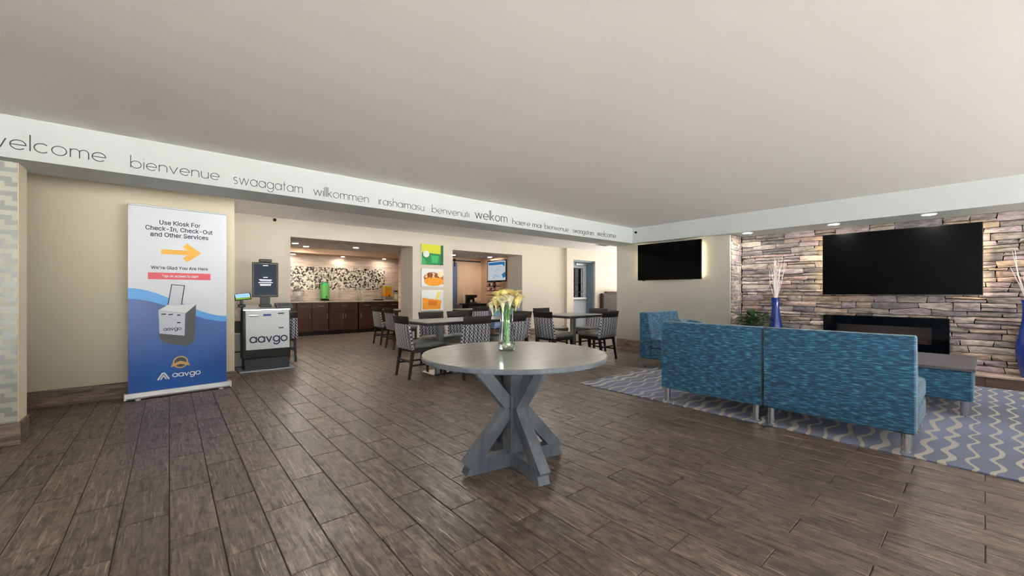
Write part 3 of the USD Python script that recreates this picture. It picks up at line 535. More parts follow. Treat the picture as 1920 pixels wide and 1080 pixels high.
VX, VY = 1.785, 2.155
vs = thing('glass_vase', 'clear waisted glass vase holding yellow lilies on the round table', 'vase', (VX, VY, TZ), 20)
def sq(r, z, n=40, k=.55):
    out = []
    for i in range(n):
        a = 2 * PI * i / n; c, s = math.cos(a), math.sin(a); e = 2.0 / (2 + 2 * k)
        out.append((r * math.copysign(abs(c) ** e, c), r * math.copysign(abs(s) ** e, s), z))
    return out
def loft(rings):
    n = len(rings[0]); V = [p for r in rings for p in r]; F = []
    for k in range(len(rings) - 1):
        for j in range(n):
            q = [k * n + j, k * n + (j + 1) % n, (k + 1) * n + (j + 1) % n, (k + 1) * n + j]; F += [q[:3], [q[0], q[2], q[3]]]
    m = trimesh.Trimesh(np.array(V), np.array(F), process=False); return m
outer = [(.0, 0), (.05, 0), (.053, .01), (.052, .06), (.047, .12), (.041, .18), (.040, .22), (.044, .27), (.049, .31)]
inner = [(.046, .31), (.041, .27), (.037, .22), (.038, .18), (.044, .12), (.048, .06), (.048, .02), (.0, .018)]
obj('glass_body', loft([sq(max(r, .0005), z) for r, z in outer]), 'vase_glass', vs)
obj('rim', tube([(*p[:2], .31) for p in sq(.049, .31) + sq(.049, .31)[:1]], .0022, 8), 'vase_glass', vs)
for k in range(9):
    a = k * 2.4; rr = .012 + .026 * (k % 3) / 2
    b = trimesh.creation.icosphere(2, .013); b.apply_scale([1, 1, .8]); obj('pebble', mv(b, rr * math.cos(a), rr * math.sin(a), .032 + .012 * (k // 6)), 'pebble', vs)
rf = random.Random(5)
r_ = np.array([math.sin(TH), -math.cos(TH)]); f_ = np.array([math.cos(TH), math.sin(TH)])          # spread of the bunch: across and along the view of the table
LIL = [(-.115, .0, .335, .05), (-.085, -.03, .385, .05), (-.06, .03, .425, .05), (-.03, -.05, .375, .065), (-.015, .01, .44, .05), (.02, .03, .455, .05), (.025, -.045, .40, .06), (.055, .0, .44, .05), (.075, -.02, .385, .05), (.1, .02, .415, .05)]
WHERE = ['leftmost and drooping', 'second from the left, low', 'left of the middle, behind', 'lowest, at the front middle', 'upright at the middle', 'topmost, at the back', 'front, right of the middle', 'upright, right of the middle', 'low on the right side', 'rightmost, behind']
for k, ((dr_, df, hh, sz), where) in enumerate(zip(LIL, WHERE)):
    lb = f'yellow calla lily in the glass vase, {where}'
    t = thing('calla_lily', lb, 'flower', (VX, VY, TZ), 0, 'calla lilies in the vase')
    dr_, df, hh, sz = dr_ * .82, df * .9, .315 + (hh - .335) * .62, sz * .85; tip = np.array([*(r_ * dr_ + f_ * df), hh]); fo = np.array([*(rf.uniform(-.022, .022) for _ in 'xy'), .03])
    nk = np.array([tip[0] * .2 + rf.uniform(-.008, .008), tip[1] * .2 + rf.uniform(-.008, .008), .24])
    sl = [(1 - s) ** 2 * fo + 2 * s * (1 - s) * np.array([nk[0] * .6, nk[1] * .6, .15]) + s * s * nk for s in np.linspace(0, 1, 6)] + [(1 - s) ** 2 * nk + 2 * s * (1 - s) * (nk + (0, 0, .1)) + s * s * (tip - (0, 0, .07)) for s in np.linspace(.2, 1, 5)]
    obj('stem', tube(sl, .0042, 8), 'stem_green', t)
    d = tip - sl[-1]; d = d / np.linalg.norm(d) + np.array([*(tip[:2] * 2.2), 0]); d /= np.linalg.norm(d)
    a = np.cross(d, [0, 0, 1.0]); a = a / np.linalg.norm(a) if np.linalg.norm(a) > .1 else np.array([1.0, 0, 0]); b = np.cross(d, a); V, F = [], []; nu, nv = 18, 8; ph = rf.random() * 6.28
    for j in range(nv):
        s = j / (nv - 1)
        for i in range(nu):
            w = 2 * PI * i / (nu - 1); lip = .5 + .5 * math.cos(w - ph)
            R = sz * (.09 + .95 * s ** 1.6) * (1 + .25 * s * math.cos(w - ph)); H = .105 * (s ** .8) * (1 + .35 * lip * s) - .03 * max(0, s - .75) * 4
            V.append(sl[-1] + d * H + (a * math.cos(w) + b * math.sin(w)) * R)
    for j in range(nv - 1):
        for i in range(nu - 1): q = j * nu + i; F += [(q, q + 1, q + nu + 1), (q, q + nu + 1, q + nu)]
    sp = trimesh.Trimesh(np.array(V), np.array(F), process=False)
    obj('spathe', sp, 'petal' if k % 3 else 'petal_pale', t, smooth=True)
    obj('spadix', tube([sl[-1] + d * .01, sl[-1] + d * .05, sl[-1] + d * .075], [.004, .0055, .003], 8), 'spadix', t)

# ------------------------------------------------------------------ dining chairs and tables
def build_chair(label, loc, rz):
    t = thing('dining_chair', label, 'chair', loc, rz, 'dining chairs')
    # back panel, leaning, wider at the bottom; x across, y forward
    def panel(w0, w1, z0, z1, y0, y1, th, bow):
        V, F = [], []; nx, nz = 9, 7
        for side in (0, 1):
            for j in range(nz):
                for i in range(nx):
                    u, v = i / (nx - 1) * 2 - 1, j / (nz - 1); w = w0 + (w1 - w0) * v; e = max(abs(u), abs(2 * v - 1)) ** 6
                    y = y0 + (y1 - y0) * v - bow * (1 - u * u) + (th * (1 - .5 * e) / 2 if side else -th * (1 - .5 * e) / 2)
                    V.append((u * w / 2, y, z0 + (z1 - z0) * v))
        n = nx * nz
        for j in range(nz - 1):
            for i in range(nx - 1):
                q = j * nx + i; F += [(q, q + 1, q + nx + 1), (q, q + nx + 1, q + nx), (n + q, n + q + nx + 1, n + q + 1), (n + q, n + q + nx, n + q + nx + 1)]
        ring = list(range(nx)) + [j * nx + nx - 1 for j in range(1, nz)] + [(nz - 1) * nx + i for i in range(nx - 2, -1, -1)] + [j * nx for j in range(nz - 2, 0, -1)]
        for k in range(len(ring)): p, q = ring[k], ring[(k + 1) % len(ring)]; F += [(p, p + n, q), (q, p + n, q + n)]
        m = trimesh.Trimesh(np.array(V), np.array(F), process=False); m.fix_normals(); return m
    obj('backrest', panel(.475, .425, .385, .726, -.215, -.272, .05, .012), 'chain_fabric', t, label='chain-patterned upholstery')
    obj('top_rail', panel(.435, .45, .722, .832, -.272, -.292, .03, .014), 'espresso', t)
    obj('seat', rbox(-.235, -.20, .395, .235, .255, .475, .035), 'seat_grey', t, label='grey vinyl cushion')
    obj('seat_frame', box(-.215, -.2, .345, .215, .235, .40, .006), 'espresso', t)
    def leg(x, y0, y1, x1):
        return hull([(x + a * .019, y0 + b * .02, .39) for a in (-1, 1) for b in (-1, 1)] + [(x1 + a * .0135, y1 + b * .0135, 0) for a in (-1, 1) for b in (-1, 1)])
    for sx in (-1, 1):
        obj('leg', leg(sx * .19, -.2, -.262, sx * .195), 'espresso', t); obj('leg', leg(sx * .195, .215, .22, sx * .195), 'espresso', t)
        obj('stretcher', box(sx * .192 - .009, -.235, .165, sx * .192 + .009, .215, .19, .003), 'espresso', t)
    obj('stretcher', box(-.19, -.24, .215, .19, -.222, .24, .003), 'espresso', t)
    return t
chair = build_chair('patterned dining chair facing right at the left end of the long table, nearest the kiosk', (2.66, 5.10, 0), -90)
CH = [(3.13, 4.67, 0, 'patterned dining chair with its back to us just left of the flower vase'), (3.78, 4.67, 0, 'patterned dining chair seen through and right of the flower vase'),
      (3.23, 5.53, 180, 'dining chair across the long table, below the orange juice picture'), (3.75, 5.53, 180, 'dining chair across the long table, below the blue sliding door'),
      (4.29, 5.10, 90, 'dining chair at the right end of the long table, facing left'), (5.02, 4.78, -90, 'patterned dining chair facing right at the left side of the square table'),
      (5.68, 4.39, 0, 'patterned dining chair at the right of the square table with its back to us'), (6.21, 4.99, 90, 'dining chair on the far right side of the square table, facing left'),
      (5.72, 5.52, 180, 'dining chair behind the square table, only its top rail in view'), (3.75, 8.70, -90, 'patterned dining chair in the kitchen opening, left of two'),
      (3.68, 7.86, -90, 'patterned dining chair in the kitchen opening, right of two, beside the pier'), (1.40, 7.66, 0, 'patterned dining chair half hidden behind the right side of the kiosk'),
      (5.33, 7.62, 0, 'patterned dining chair with its back to us, left of the blue-clothed table'), (5.56, 8.51, 180, 'dining chair in the office opening below the blue sliding door, facing us')]
for x, y, rz, lb in CH: dup(chair, lb, (x, y, 0), rz)

def dining_table(label, x0, y0, x1, y1, peds, z=.75):
    t = thing('dining_table', label, 'table', ((x0 + x1) / 2, (y0 + y1) / 2, 0), 0, 'dining tables'); w, d = (x1 - x0) / 2, (y1 - y0) / 2
    obj('table_top', box(-w + .004, -d + .004, z - .012, w - .004, d - .004, z, .002), 'laminate', t); obj('edge_band', box(-w, -d, z - .045, w, d, z - .012, .004), 'laminate_edge', t)
    for px in peds:
        obj('base_plate', hull([(px + a * .18, b * .18, .0) for a in (-1, 1) for b in (-1, 1)] + [(px + a * .17, b * .17, .014) for a in (-1, 1) for b in (-1, 1)]), 'mirror_plate', t, label='mirror-polished square base')
        obj('pedestal', box(px - .04, -.04, .014, px + .04, .04, z - .06, .004), 'pedestal', t); obj('bracket', box(px - .2, -.2, z - .06, px + .2, .2, z - .045, .002), 'black', t)
dining_table('long grey-topped dining table behind the round table, six chairs about it', 2.56, 4.72, 4.15, 5.48, (-.385, .385))
dining_table('square grey-topped dining table left of the television wall', 5.12, 4.50, 6.05, 5.26, (.03,))
dining_table('grey-topped dining table behind the kitchen pier, beside two patterned chairs', 3.85, 8.57, 4.6, 9.3, (0,))
dining_table('grey-topped dining table at the office opening, behind the long table', 5.05, 7.73, 5.8, 8.4, (0,))

# ------------------------------------------------------------------ lounge: rug, sofas, bench
rug = obj('rug', rbox(3.92, -2.3, 0, 7.46, 3.30, .012, .005, 2), 'rug_pile', None, label='blue-grey rug with beige wavy lines under the teal sofas', cat='rug')
def loveseat(label, x0, y0, y1, depth=.78, rz=0, name='loveseat', sag=0):
    """A module without arms: its back is on the plane x = 0 of its own frame, it faces +x."""
    w = (y1 - y0) / 2
    t = thing(name, label, 'sofa', (x0, (y0 + y1) / 2, 0), rz, 'teal lounge seating')
    obj('backrest', hull([(x, y, z) for (x, z) in ((.012, .152), (0, .165), (0, .83), (.01, .842), (.115, .842), (.125, .832), (.19, .45), (.19, .152)) for y in (-w + .008, w - .008)] + [(x, y, z) for (x, z) in ((.012, .165), (.012, .83), (.11, .83), (.178, .45), (.178, .165)) for y in (-w, w)]), 'sofa_fabric', t)
    obj('base', box(.191, -w, .152, depth - .03, w, .30, .012), 'sofa_fabric', t)
    obj('seat', rbox(.195, -w, .30, depth, w, .455, .035), 'sofa_fabric', t)
    for x in (.045, depth - .09):
        for y in (-w + .05, w - .05): obj('leg', [cyl((x, y, .012), (x, y, .152), .029, .029, 24), cyl((x, y, .0121), (x, y, .018), .031, .031, 24)], 'chrome', t)
    obj('piping', tube([(.006, -w + .004, .838), (.006, w - .004, .838)], .005, 8), 'sofa_fabric', t)
    return t
loveseat('teal patterned armless loveseat seen from behind, the right and nearer of two', 3.94, .312, 1.254)
loveseat('teal patterned armless loveseat seen from behind, the left and farther of two', 3.94, 1.271, 2.212)
# third seat stands at a right angle, facing the near side
s3 = loveseat('teal armless seat below the small television, its side towards us', 0, -.47, .47, .72)
s3.GetAttribute('xformOp:translate').Set(Gf.Vec3d(5.95, 3.43, 0)); s3.GetAttribute('xformOp:rotateZ').Set(-90.)
arm = thing('tub_chair', 'low rounded teal chair right of the teal seat below the small television', 'chair', (6.79, 3.0, 0), -90)
obj('shell', loft([[(.0 + .44 * math.cos(a) * (1 if math.cos(a) < 0 else .8), 0.335 * math.sin(a), z) for a in np.linspace(0, 2 * PI, 33)[:-1]] for z in (.16, .42)] + [[(.0 + .44 * math.cos(a) * (1 if math.cos(a) < 0 else .8), 0.335 * math.sin(a), .43 + .26 * max(0, -math.cos(a)) ** .35) for a in np.linspace(0, 2 * PI, 33)[:-1]]] +
     [[(.0 + .33 * math.cos(a) * (1 if math.cos(a) < 0 else .95), .25 * math.sin(a), .43 + .25 * max(0, -math.cos(a)) ** .35) for a in np.linspace(0, 2 * PI, 33)[:-1]], [(.3 * math.cos(a), .23 * math.sin(a), .42) for a in np.linspace(0, 2 * PI, 33)[:-1]], [(.001 * math.cos(a), .001 * math.sin(a), .42) for a in np.linspace(0, 2 * PI, 33)[:-1]]]), 'sofa_fabric', arm)
obj('cushion', rbox(-.27, -.2, .42, .3, .2, .49, .03), 'sofa_fabric', arm)
for x in (-.26, .24):
    for y in (-.22, .22): obj('leg', cyl((x, y, .012), (x, y, .17), .024, .024, 20), 'chrome', arm)
bn = thing('bench_table', 'teal upholstered bench table with a dark grey top beside the fireplace', 'bench', (6.1, .62, 0))
obj('body', box(-.56, -.55, .150, .56, .55, .425, .012), 'sofa_fabric', bn)
obj('table_top', box(-.575, -.565, .425, .575, .565, .452, .004), 'ottoman_top', bn, label='dark grey laminate top')
for x in (-.53, .53):
    for y in (-.50, .50): obj('leg', cyl((x, y, .012), (x, y, .15), .029, .029, 24), 'chrome', bn)

# ------------------------------------------------------------------ televisions, fire, hearth things
def television(label, x, y0, y1, z0, z1, depth, glow):
    t = thing('television', label, 'television', (x, (y0 + y1) / 2, (z0 + z1) / 2)); w, h = (y1 - y0) / 2, (z1 - z0) / 2
    obj('casing', box(-depth, -w, -h, -.001 - depth + .03, w, h, .004), 'black', t); obj('screen', box(-depth - .002, -w + .008, -h + .012, -depth + .004, w - .008, h - .008), 'tv_screen', t, smooth=False)
    obj('wall_mount', [box(-depth + .029, -.2, -.15, -.002, .2, .15, .005)], 'black', t)
    for s in (-1, 1): obj('light_strip', box(-depth + .029, s * (w - .05) - .01, -h + .06, -depth + .038, s * (w - .05) + .01, h - .06), glow, t, smooth=False, label='warm light strip glowing on the wall')
    obj('sensor_foot', box(-depth + .002, w - .16, -h - .012, -depth + .02, w - .10, -h + .001, .003), 'black', t)
television('large dark television on the stone wall above the fireplace', XST - .045, .015, 1.612, 1.113, 2.02, .10, 'led_warm')
television('small dark television on the cream wall, glowing at its edges', XT, 3.262, 4.54, 1.385, 2.10, .09, 'led_warm')
fp = thing('fireplace', 'wide black glass electric fireplace set in the stone wall', 'fireplace', (XST, .957, .33))
obj('surround', [box(-.08, -.659, 0, .018, .659, .12), box(-.08, -.659, .35, .018, .659, .475), box(-.08, -.659, .12, .018, -.50, .35), box(-.08, .50, .12, .018, .659, .35)], 'black_gloss', fp, smooth=False)
obj('firebox', [box(.14, -.5, .1, .16, .5, .37), box(.019, -.5, .1, .16, .5, .12), box(.019, -.5, .35, .16, .5, .37), box(.019, -.512, .1, .16, -.5, .37), box(.019, .5, .1, .16, .512, .37)], 'fire_bed', fp, smooth=False, label='brownish lining')
for k in range(7): obj('log', cyl((.05 + .03 * (k % 2), -.44 + .13 * k, .135), (.09 - .03 * (k % 2), -.36 + .13 * k, .15 + .012 * (k % 3)), .014, .011, 10), 'log', fp)
obj('glass_front', box(-.072, -.50, .12, -.068, .50, .35), 'pane_glass', fp, smooth=False)

def blue_vase(label, y, seed):
    t = thing('floor_vase', label, 'vase', (7.60, y, .155), 0, 'tall blue vases on the hearth')
    prof = [(0, 0), (.062, 0), (.066, .015), (.085, .13), (.104, .28), (.107, .34), (.098, .42), (.078, .54), (.060, .66), (.053, .76), (.056, .86), (.064, .905), (.060, .905), (.050, .84), (.047, .74), (.06, .6), (.0, .58)]
    obj('body', lathe(prof, 36), 'blue_glaze', t, smooth=50)
    b = thing('twig_bunch', label.split(',')[0].replace('tall blue glazed vase', 'bunch of bare white twigs in the vase'), 'twigs', (7.60, y, .155), 0, 'white twigs in the blue vases')
    r = random.Random(seed)
    for k in range(34):
        a, sp, hh = r.uniform(0, 6.28), r.uniform(.01, .16) if k % 3 else r.uniform(.005, .05), r.uniform(.35, .68)
        base = np.array([r.uniform(-.02, .02), r.uniform(-.02, .02), .62]); tip = np.array([math.cos(a) * sp * .5, math.sin(a) * sp, .905 + hh])
        mid = np.array([*(base[:2] * .6 + tip[:2] * .15 + [r.uniform(-.012, .012), r.uniform(-.012, .012)]), .90]); m2 = (mid + tip) / 2 + [r.uniform(-.02, .02), r.uniform(-.03, .03), 0]
        obj('twig', tube([base, mid, m2, tip], [.0042, .004, .0034, .002], 6), 'twig', b)
blue_vase('tall blue glazed vase at the left of the fireplace, behind the sofas', 2.235, 1)
blue_vase('tall blue glazed vase at the right of the fireplace, cut by the frame', -.335, 2)

pl = thing('leafy_plant', 'dark green leafy plant in a planter before the stone wall, left of the blue vase', 'plant', (7.18, 2.45, .012))
obj('pot', lathe([(0, 0), (.11, 0), (.15, .42), (.155, .46), (.14, .46), (.13, .42), (0, .42)], 28), 'pot', pl)
def leaf_mesh(base, d, ln, wd, droop, up=(0, 0, 1)):
    d = np.array(d, float); d /= np.linalg.norm(d); s = np.cross(d, up); s /= np.linalg.norm(s) + 1e-9; V, F = [], []
    for i in range(7):
        u = i / 6; c = np.array(base) + d * ln * u - np.array([0, 0, droop * u * u]); w = wd * math.sin(PI * min(1, u * .93 + .05)) ** .8
        V += [c - s * w + np.array([0, 0, .12 * w]), c, c + s * w + np.array([0, 0, .12 * w])]
    for i in range(6):
        for j in range(2): q = i * 3 + j; F += [(q, q + 1, q + 4), (q, q + 4, q + 3)]
    return trimesh.Trimesh(np.array(V), np.array(F), process=False)
rp = random.Random(3)
for k in range(110):
    a = rp.uniform(0, 2 * PI); e = rp.uniform(.0, 1.3); rr = rp.uniform(.02, .24); hh = rp.uniform(.52, .84) - rr * .3
    b = np.array([.6 * rr * math.cos(a), rr * math.sin(a), hh]); d = (.6 * math.cos(a) * math.cos(e), math.sin(a) * math.cos(e), .5 * math.sin(e))
    obj('leaf', leaf_mesh(b, d, rp.uniform(.11, .16), rp.uniform(.036, .055), rp.uniform(.01, .07)), 'leaf_dark' if k % 3 else 'leaf_mid', pl, smooth=True)
    if k % 4 == 0: obj('stalk', tube([(0, 0, .42), (b[0] * .5, b[1] * .5, .42 + (b[2] - .42) * .7), tuple(b)], .003, 6), 'leaf_mid', pl)

# ------------------------------------------------------------------ roll-up banner
A_, B_ = np.array([-.358, 5.872]), np.array([.561, 5.95]); bu = (B_ - A_) / np.linalg.norm(B_ - A_); BW = float(np.linalg.norm(B_ - A_)); bang = math.degrees(math.atan2(bu[1], bu[0]))
bs = thing('banner_stand', 'white and blue roll-up banner with an amber arrow left of the kiosk', 'banner', (A_[0], A_[1], 0), bang)
obj('base', hull([(x, y, z) for x in (.0, BW) for (y, z) in ((-.04, .012), (-.045, .03), (-.03, .075), (.03, .075), (.045, .03), (.04, .012))]), 'silver', bs)
for x in (.1, BW - .1): obj('foot', box(x - .02, -.07, 0, x + .02, .07, .012, .003), 'silver', bs)
for x in (0, BW): obj('end_cap', box(x - .008, -.05, .008, x + .008, .05, .08, .004), 'white_gloss', bs)
obj('support_pole', cyl((BW / 2, .022, .07), (BW / 2, .022, 2.06), .008, .008, 12), 'silver', bs)
W0, W1, ZT = .025, BW - .035, 2.085; FW = W1 - W0
obj('banner_sheet', box(W0, -.002, .07, W1, .002, ZT), 'banner_white', bs, smooth=False)
obj('top_rail', box(W0 - .004, -.008, ZT - .006, W1 + .004, .008, ZT + .012, .003), 'steel', bs)
def bp(name, poly, m, layer=1, label=None): return obj(name, ext(poly, .0006, (W0, -.002 - .0006 * (layer - 1), .075), (1, 0, 0), (0, 0, 1)), m, bs, smooth=False, label=label)
def btxt(s, cx, zz, h, m, layer=1, bold=True, maxw=None):
    t = meshkit.text_mesh(s, h, .0006, bold); w = t.bounds[1][0] - t.bounds[0][0]; k = maxw / w if maxw else 1.0
    v = t.vertices.copy(); v[:, 0] = (v[:, 0] - t.bounds[0][0] - w / 2) * k; t = trimesh.Trimesh(v, t.faces, process=False)
    return obj('printed_text', on_plane(t, (W0 + cx, -.002 - .0006 * (layer - 1), zz), (1, 0, 0), (0, 0, 1)), m, bs, smooth=False, label=f'printed words: {s}')
c_ = FW / 2
def wave(z0, z1, bulge):
    return [(x * FW, z0 + (z1 - z0) * (3 * x * x - 2 * x ** 3) + bulge * math.sin(PI * x)) for x in np.linspace(0, 1, 25)]
bp('light_blue_wave', Polygon([(0, .3)] + wave(1.12, .79, .0) + [(FW, .3)]), 'banner_light_blue', 1)
bp('blue_field', Polygon([(0, 0)] + wave(1.005, .725, .0) + [(FW, 0)]), 'banner_blue', 2)
btxt('Use Kiosk For', c_, 1.90, .046, 'ink', maxw=.36); btxt('Check-In, Check-Out', c_, 1.832, .046, 'ink', maxw=.59); btxt('and Other Services', c_, 1.765, .046, 'ink', maxw=.51)
ar = LineString([(c_ - .165, 1.525), (c_ + .14, 1.525)]).buffer(.026, cap_style=2).union(LineString([(c_ + .04, 1.525 + .085), (c_ + .14, 1.525), (c_ + .04, 1.525 - .085)]).buffer(.03, cap_style=2, join_style=2))
bp('arrow', ar, 'amber', 1, 'amber arrow pointing right')
btxt("We're Glad You Are Here", c_, 1.405, .034, 'ink', maxw=.50)
bp('red_bar', sbox(c_ - .275, 1.218, c_ + .275, 1.292), 'red_bar', 1); btxt('Tap on screen to start', c_, 1.318, .026, 'print_white', 2, maxw=.32)
kx, kz = c_ - .03, .575
bp('printed_kiosk', Polygon([(kx - .155, kz + .3), (kx - .075, kz + .36), (kx + .17, kz + .355), (kx + .155, kz - .055), (kx + .09, kz - .115), (kx - .12, kz - .06), (kx - .155, kz + .02)]), 'print_grey', 3, 'picture of a kiosk')
bp('printed_kiosk_panel', Polygon([(kx - .158, kz + .3), (kx + .072, kz + .255), (kx + .066, kz + .005), (kx - .15, kz + .045)]), 'print_pale', 4)
bp('printed_kiosk_top', Polygon([(kx - .158, kz + .302), (kx - .08, kz + .36), (kx + .168, kz + .357), (kx + .074, kz + .258)]), 'print_white', 4)
bp('printed_kiosk_frame', Polygon([(kx - .085, kz + .345), (kx + .04, kz + .335), (kx + .07, kz + .58), (kx - .05, kz + .59)]), 'ink', 3); bp('printed_kiosk_screen', Polygon([(kx - .074, kz + .355), (kx + .032, kz + .345), (kx + .06, kz + .572), (kx - .043, kz + .581)]), 'print_pale', 4)
for a, b, w in ((-.135, .25, .04), (-.075, .245, .04), (.0, .235, .03), (.0, .15, .03)): bp('printed_slot', sbox(kx + a, kz + b, kx + a + w, kz + b + .014), 'ink', 5)
pw, ww = stroke_word('aavgo', .24, .3)
def logo_word(cx, z0, width, layer, m, k=1.0):
    s = width / ww; return bp('printed_logo', affinity.translate(affinity.scale(pw, s, s * k, origin=(0, 0)), cx - width / 2, z0), m, layer, 'printed word aavgo')
logo_word(kx - .04, kz + .075, .15, 5, 'ink')
bz = .285
bp('badge_ring', Point(kx + .03, bz).buffer(.068), 'badge_gold', 3, 'round gold award badge'); bp('badge_disc', Point(kx + .03, bz).buffer(.054), 'print_grey', 4)
bp('badge_ribbon', Polygon([(kx - .055, bz - .05), (kx + .03, bz - .02), (kx + .115, bz - .05), (kx + .105, bz - .015), (kx + .03, bz + .014), (kx - .045, bz - .015)]), 'badge_gold', 5)
logo_word(c_ + .055, .125, .245, 3, 'print_white', .95)
lg = LineString([(0, 0), (.035, .062), (.052, .062), (.088, 0)]).buffer(.0085, cap_style=1, join_style=1).union(LineString([(.022, 0), (.044, .04), (.066, 0)]).buffer(.007, cap_style=1, join_style=1)).difference(LineString([(.012, 0), (.044, .055), (.076, 0)]).buffer(.0028))
bp('printed_mark', affinity.translate(lg, c_ - .19, .115), 'print_white', 3, 'white peaked emblem')

# ------------------------------------------------------------------ check-in kiosk
K0 = (1.115, 7.06)
ki = thing('check_in_kiosk', 'grey check-in kiosk with a portrait screen between the banner and the kitchen', 'kiosk', (K0[0], K0[1], 0))
obj('floor_plate', box(-.36, -.235, 0, .355, .22, .012, .003), 'plate_metal', ki)
obj('plinth', hull([(x, y, .012) for x in (-.285, .285) for y in (-.15, .16)] + [(x, y, .17) for x in (-.29, .29) for y in (-.13, .16)]), 'kiosk_plinth', ki)
obj('body', hull([(x, y, z) for x in (-.305, .305) for (y, z) in ((-.11, .17), (-.165, .3), (-.12, .88), (.18, .88), (.18, .17))]), 'kiosk_grey', ki)
def kp(u0, u1, v0, v1, d, t, m, name, label=None):
    a, b = np.array([-.166, .302]), np.array([-.1215, .878]); e = (b - a) / np.linalg.norm(b - a); n = np.array([-e[1], e[0]])
    P = lambda u, v, o: (u, a[0] + e[0] * v + n[0] * o, a[1] + e[1] * v + n[1] * o)
    return obj(name, hull([P(u, v, o) for u in (u0, u1) for v in (v0, v1) for o in (d, d + t)]), m, ki, label=label, smooth=False)
kp(-.275, .285, .01, .575, .0, .012, 'kiosk_panel', 'front_panel', 'pale grey panel')
for u, v, w, hh, m in ((-.235, .50, .12, .022, 'steel'), (-.055, .495, .1, .03, 'slot_blue'), (.135, .52, .08, .018, 'black'), (.14, .305, .065, .016, 'black'), (-.235, .492, .12, .008, 'black')): kp(u, u + w, v, v + hh, .012, .004, m, 'slot')
s = .475 / ww; e_ = np.array([.0445, .576]) / math.hypot(.0445, .576)
obj('logo', ext(affinity.translate(affinity.scale(pw, s, s, origin=(0, 0)), -.225, .115), .002, (0, -.166 - e_[1] * .0125, .302 + e_[0] * .0125), (1, 0, 0), (0, e_[0], e_[1])), 'navy', ki, smooth=False, label='dark blue word aavgo')
obj('light_bar', box(-.30, -.128, .882, .295, -.118, .894), 'led_white', ki, smooth=False, label='glowing white edge')
obj('desk_top', hull([(x, y, z) for x in (-.30, .30) for (y, z) in ((-.118, .88), (-.118, .90), (.18, .955), (.18, .88))]), 'silver', ki)
obj('monitor_stand', [box(-.08, .0, .93, .08, .12, .965, .006), box(-.065, .05, .96, .065, .085, 1.10, .006)], 'black', ki)
obj('monitor', box(-.172, .035, 1.075, .172, .065, 1.602, .006), 'black', ki); obj('screen', box(-.147, .0335, 1.11, .147, .037, 1.575), 'screen_grey', ki, smooth=False, label='dark grey screen with white lines of text')
for z, w in ((1.372, .06), (1.335, .17), (1.318, .15), (1.292, .19), (1.265, .15), (1.248, .14), (1.55, .07)): obj('screen_text', box(-w / 2, .0325, z, w / 2, .034, z + .011), 'screen_text', ki, smooth=False)
obj('webcam', [box(-.085, .03, 1.605, .085, .075, 1.655, .012), cyl((0, .03, 1.63), (0, .02, 1.63), .014, .014, 16), box(-.02, .04, 1.598, .02, .07, 1.606)], 'black', ki)
obj('scanner', [hull([(x, y, z) for x in (.13, .345) for (y, z) in ((-.10, .90), (-.10, .945), (.12, .985), (.12, .93))]), box(.16, -.06, .94, .31, .08, .972, .01)], 'grey_dark', ki)
obj('tablet_arm', [tube([(-.30, -.05, .50), (-.315, -.06, .86), (-.31, -.08, .96)], .011, 10), box(-.36, -.10, .93, -.27, -.04, .975, .008), box(-.335, -.085, .975, -.30, -.06, 1.045, .005)], 'black', ki)
tb = rot(rot(box(-.10, -.006, -.06, .10, .006, .06, .004), -38, (1, 0, 0)), -6, (0, 1, 0)); obj('tablet', mv(tb, -.305, -.09, 1.085), 'black', ki)
ts = rot(rot(box(-.088, -.0075, -.03, .088, -.005, .05), -38, (1, 0, 0)), -6, (0, 1, 0)); obj('tablet_screen', mv(ts, -.305, -.09, 1.085), 'screen_blue', ki, smooth=False)
ts = rot(rot(box(-.088, -.0078, -.05, .088, -.0052, -.02), -38, (1, 0, 0)), -6, (0, 1, 0)); obj('tablet_screen', mv(ts, -.305, -.09, 1.085), 'screen_green', ki, smooth=False)
obj('side_tray', box(-.415, .06, .55, -.305, .16, .72, .006), 'kiosk_grey', ki)
bn_ = thing('waste_bin', 'small white bin with a dark slot half hidden behind the left of the kiosk', 'bin', (.80, 7.60, 0))
obj('body', hull([(x, y, 0) for x in (-.13, .13) for y in (-.1, .1)] + [(x, y, .5) for x in (-.15, .15) for y in (-.12, .12)]), 'white', bn_); obj('slot', box(-.05, -.128, .22, .05, -.108, .235), 'grey_dark', bn_, smooth=False)
ol = thing('wall_outlet', 'white wall outlet with plug behind the kiosk', 'outlet', (.80, YD - .07, .80))
obj('cover', box(-.04, -.01, -.06, .04, -.001, .06, .003), 'white', ol); obj('plug', box(-.025, -.05, -.03, .025, -.01, .02, .006), 'white', ol)

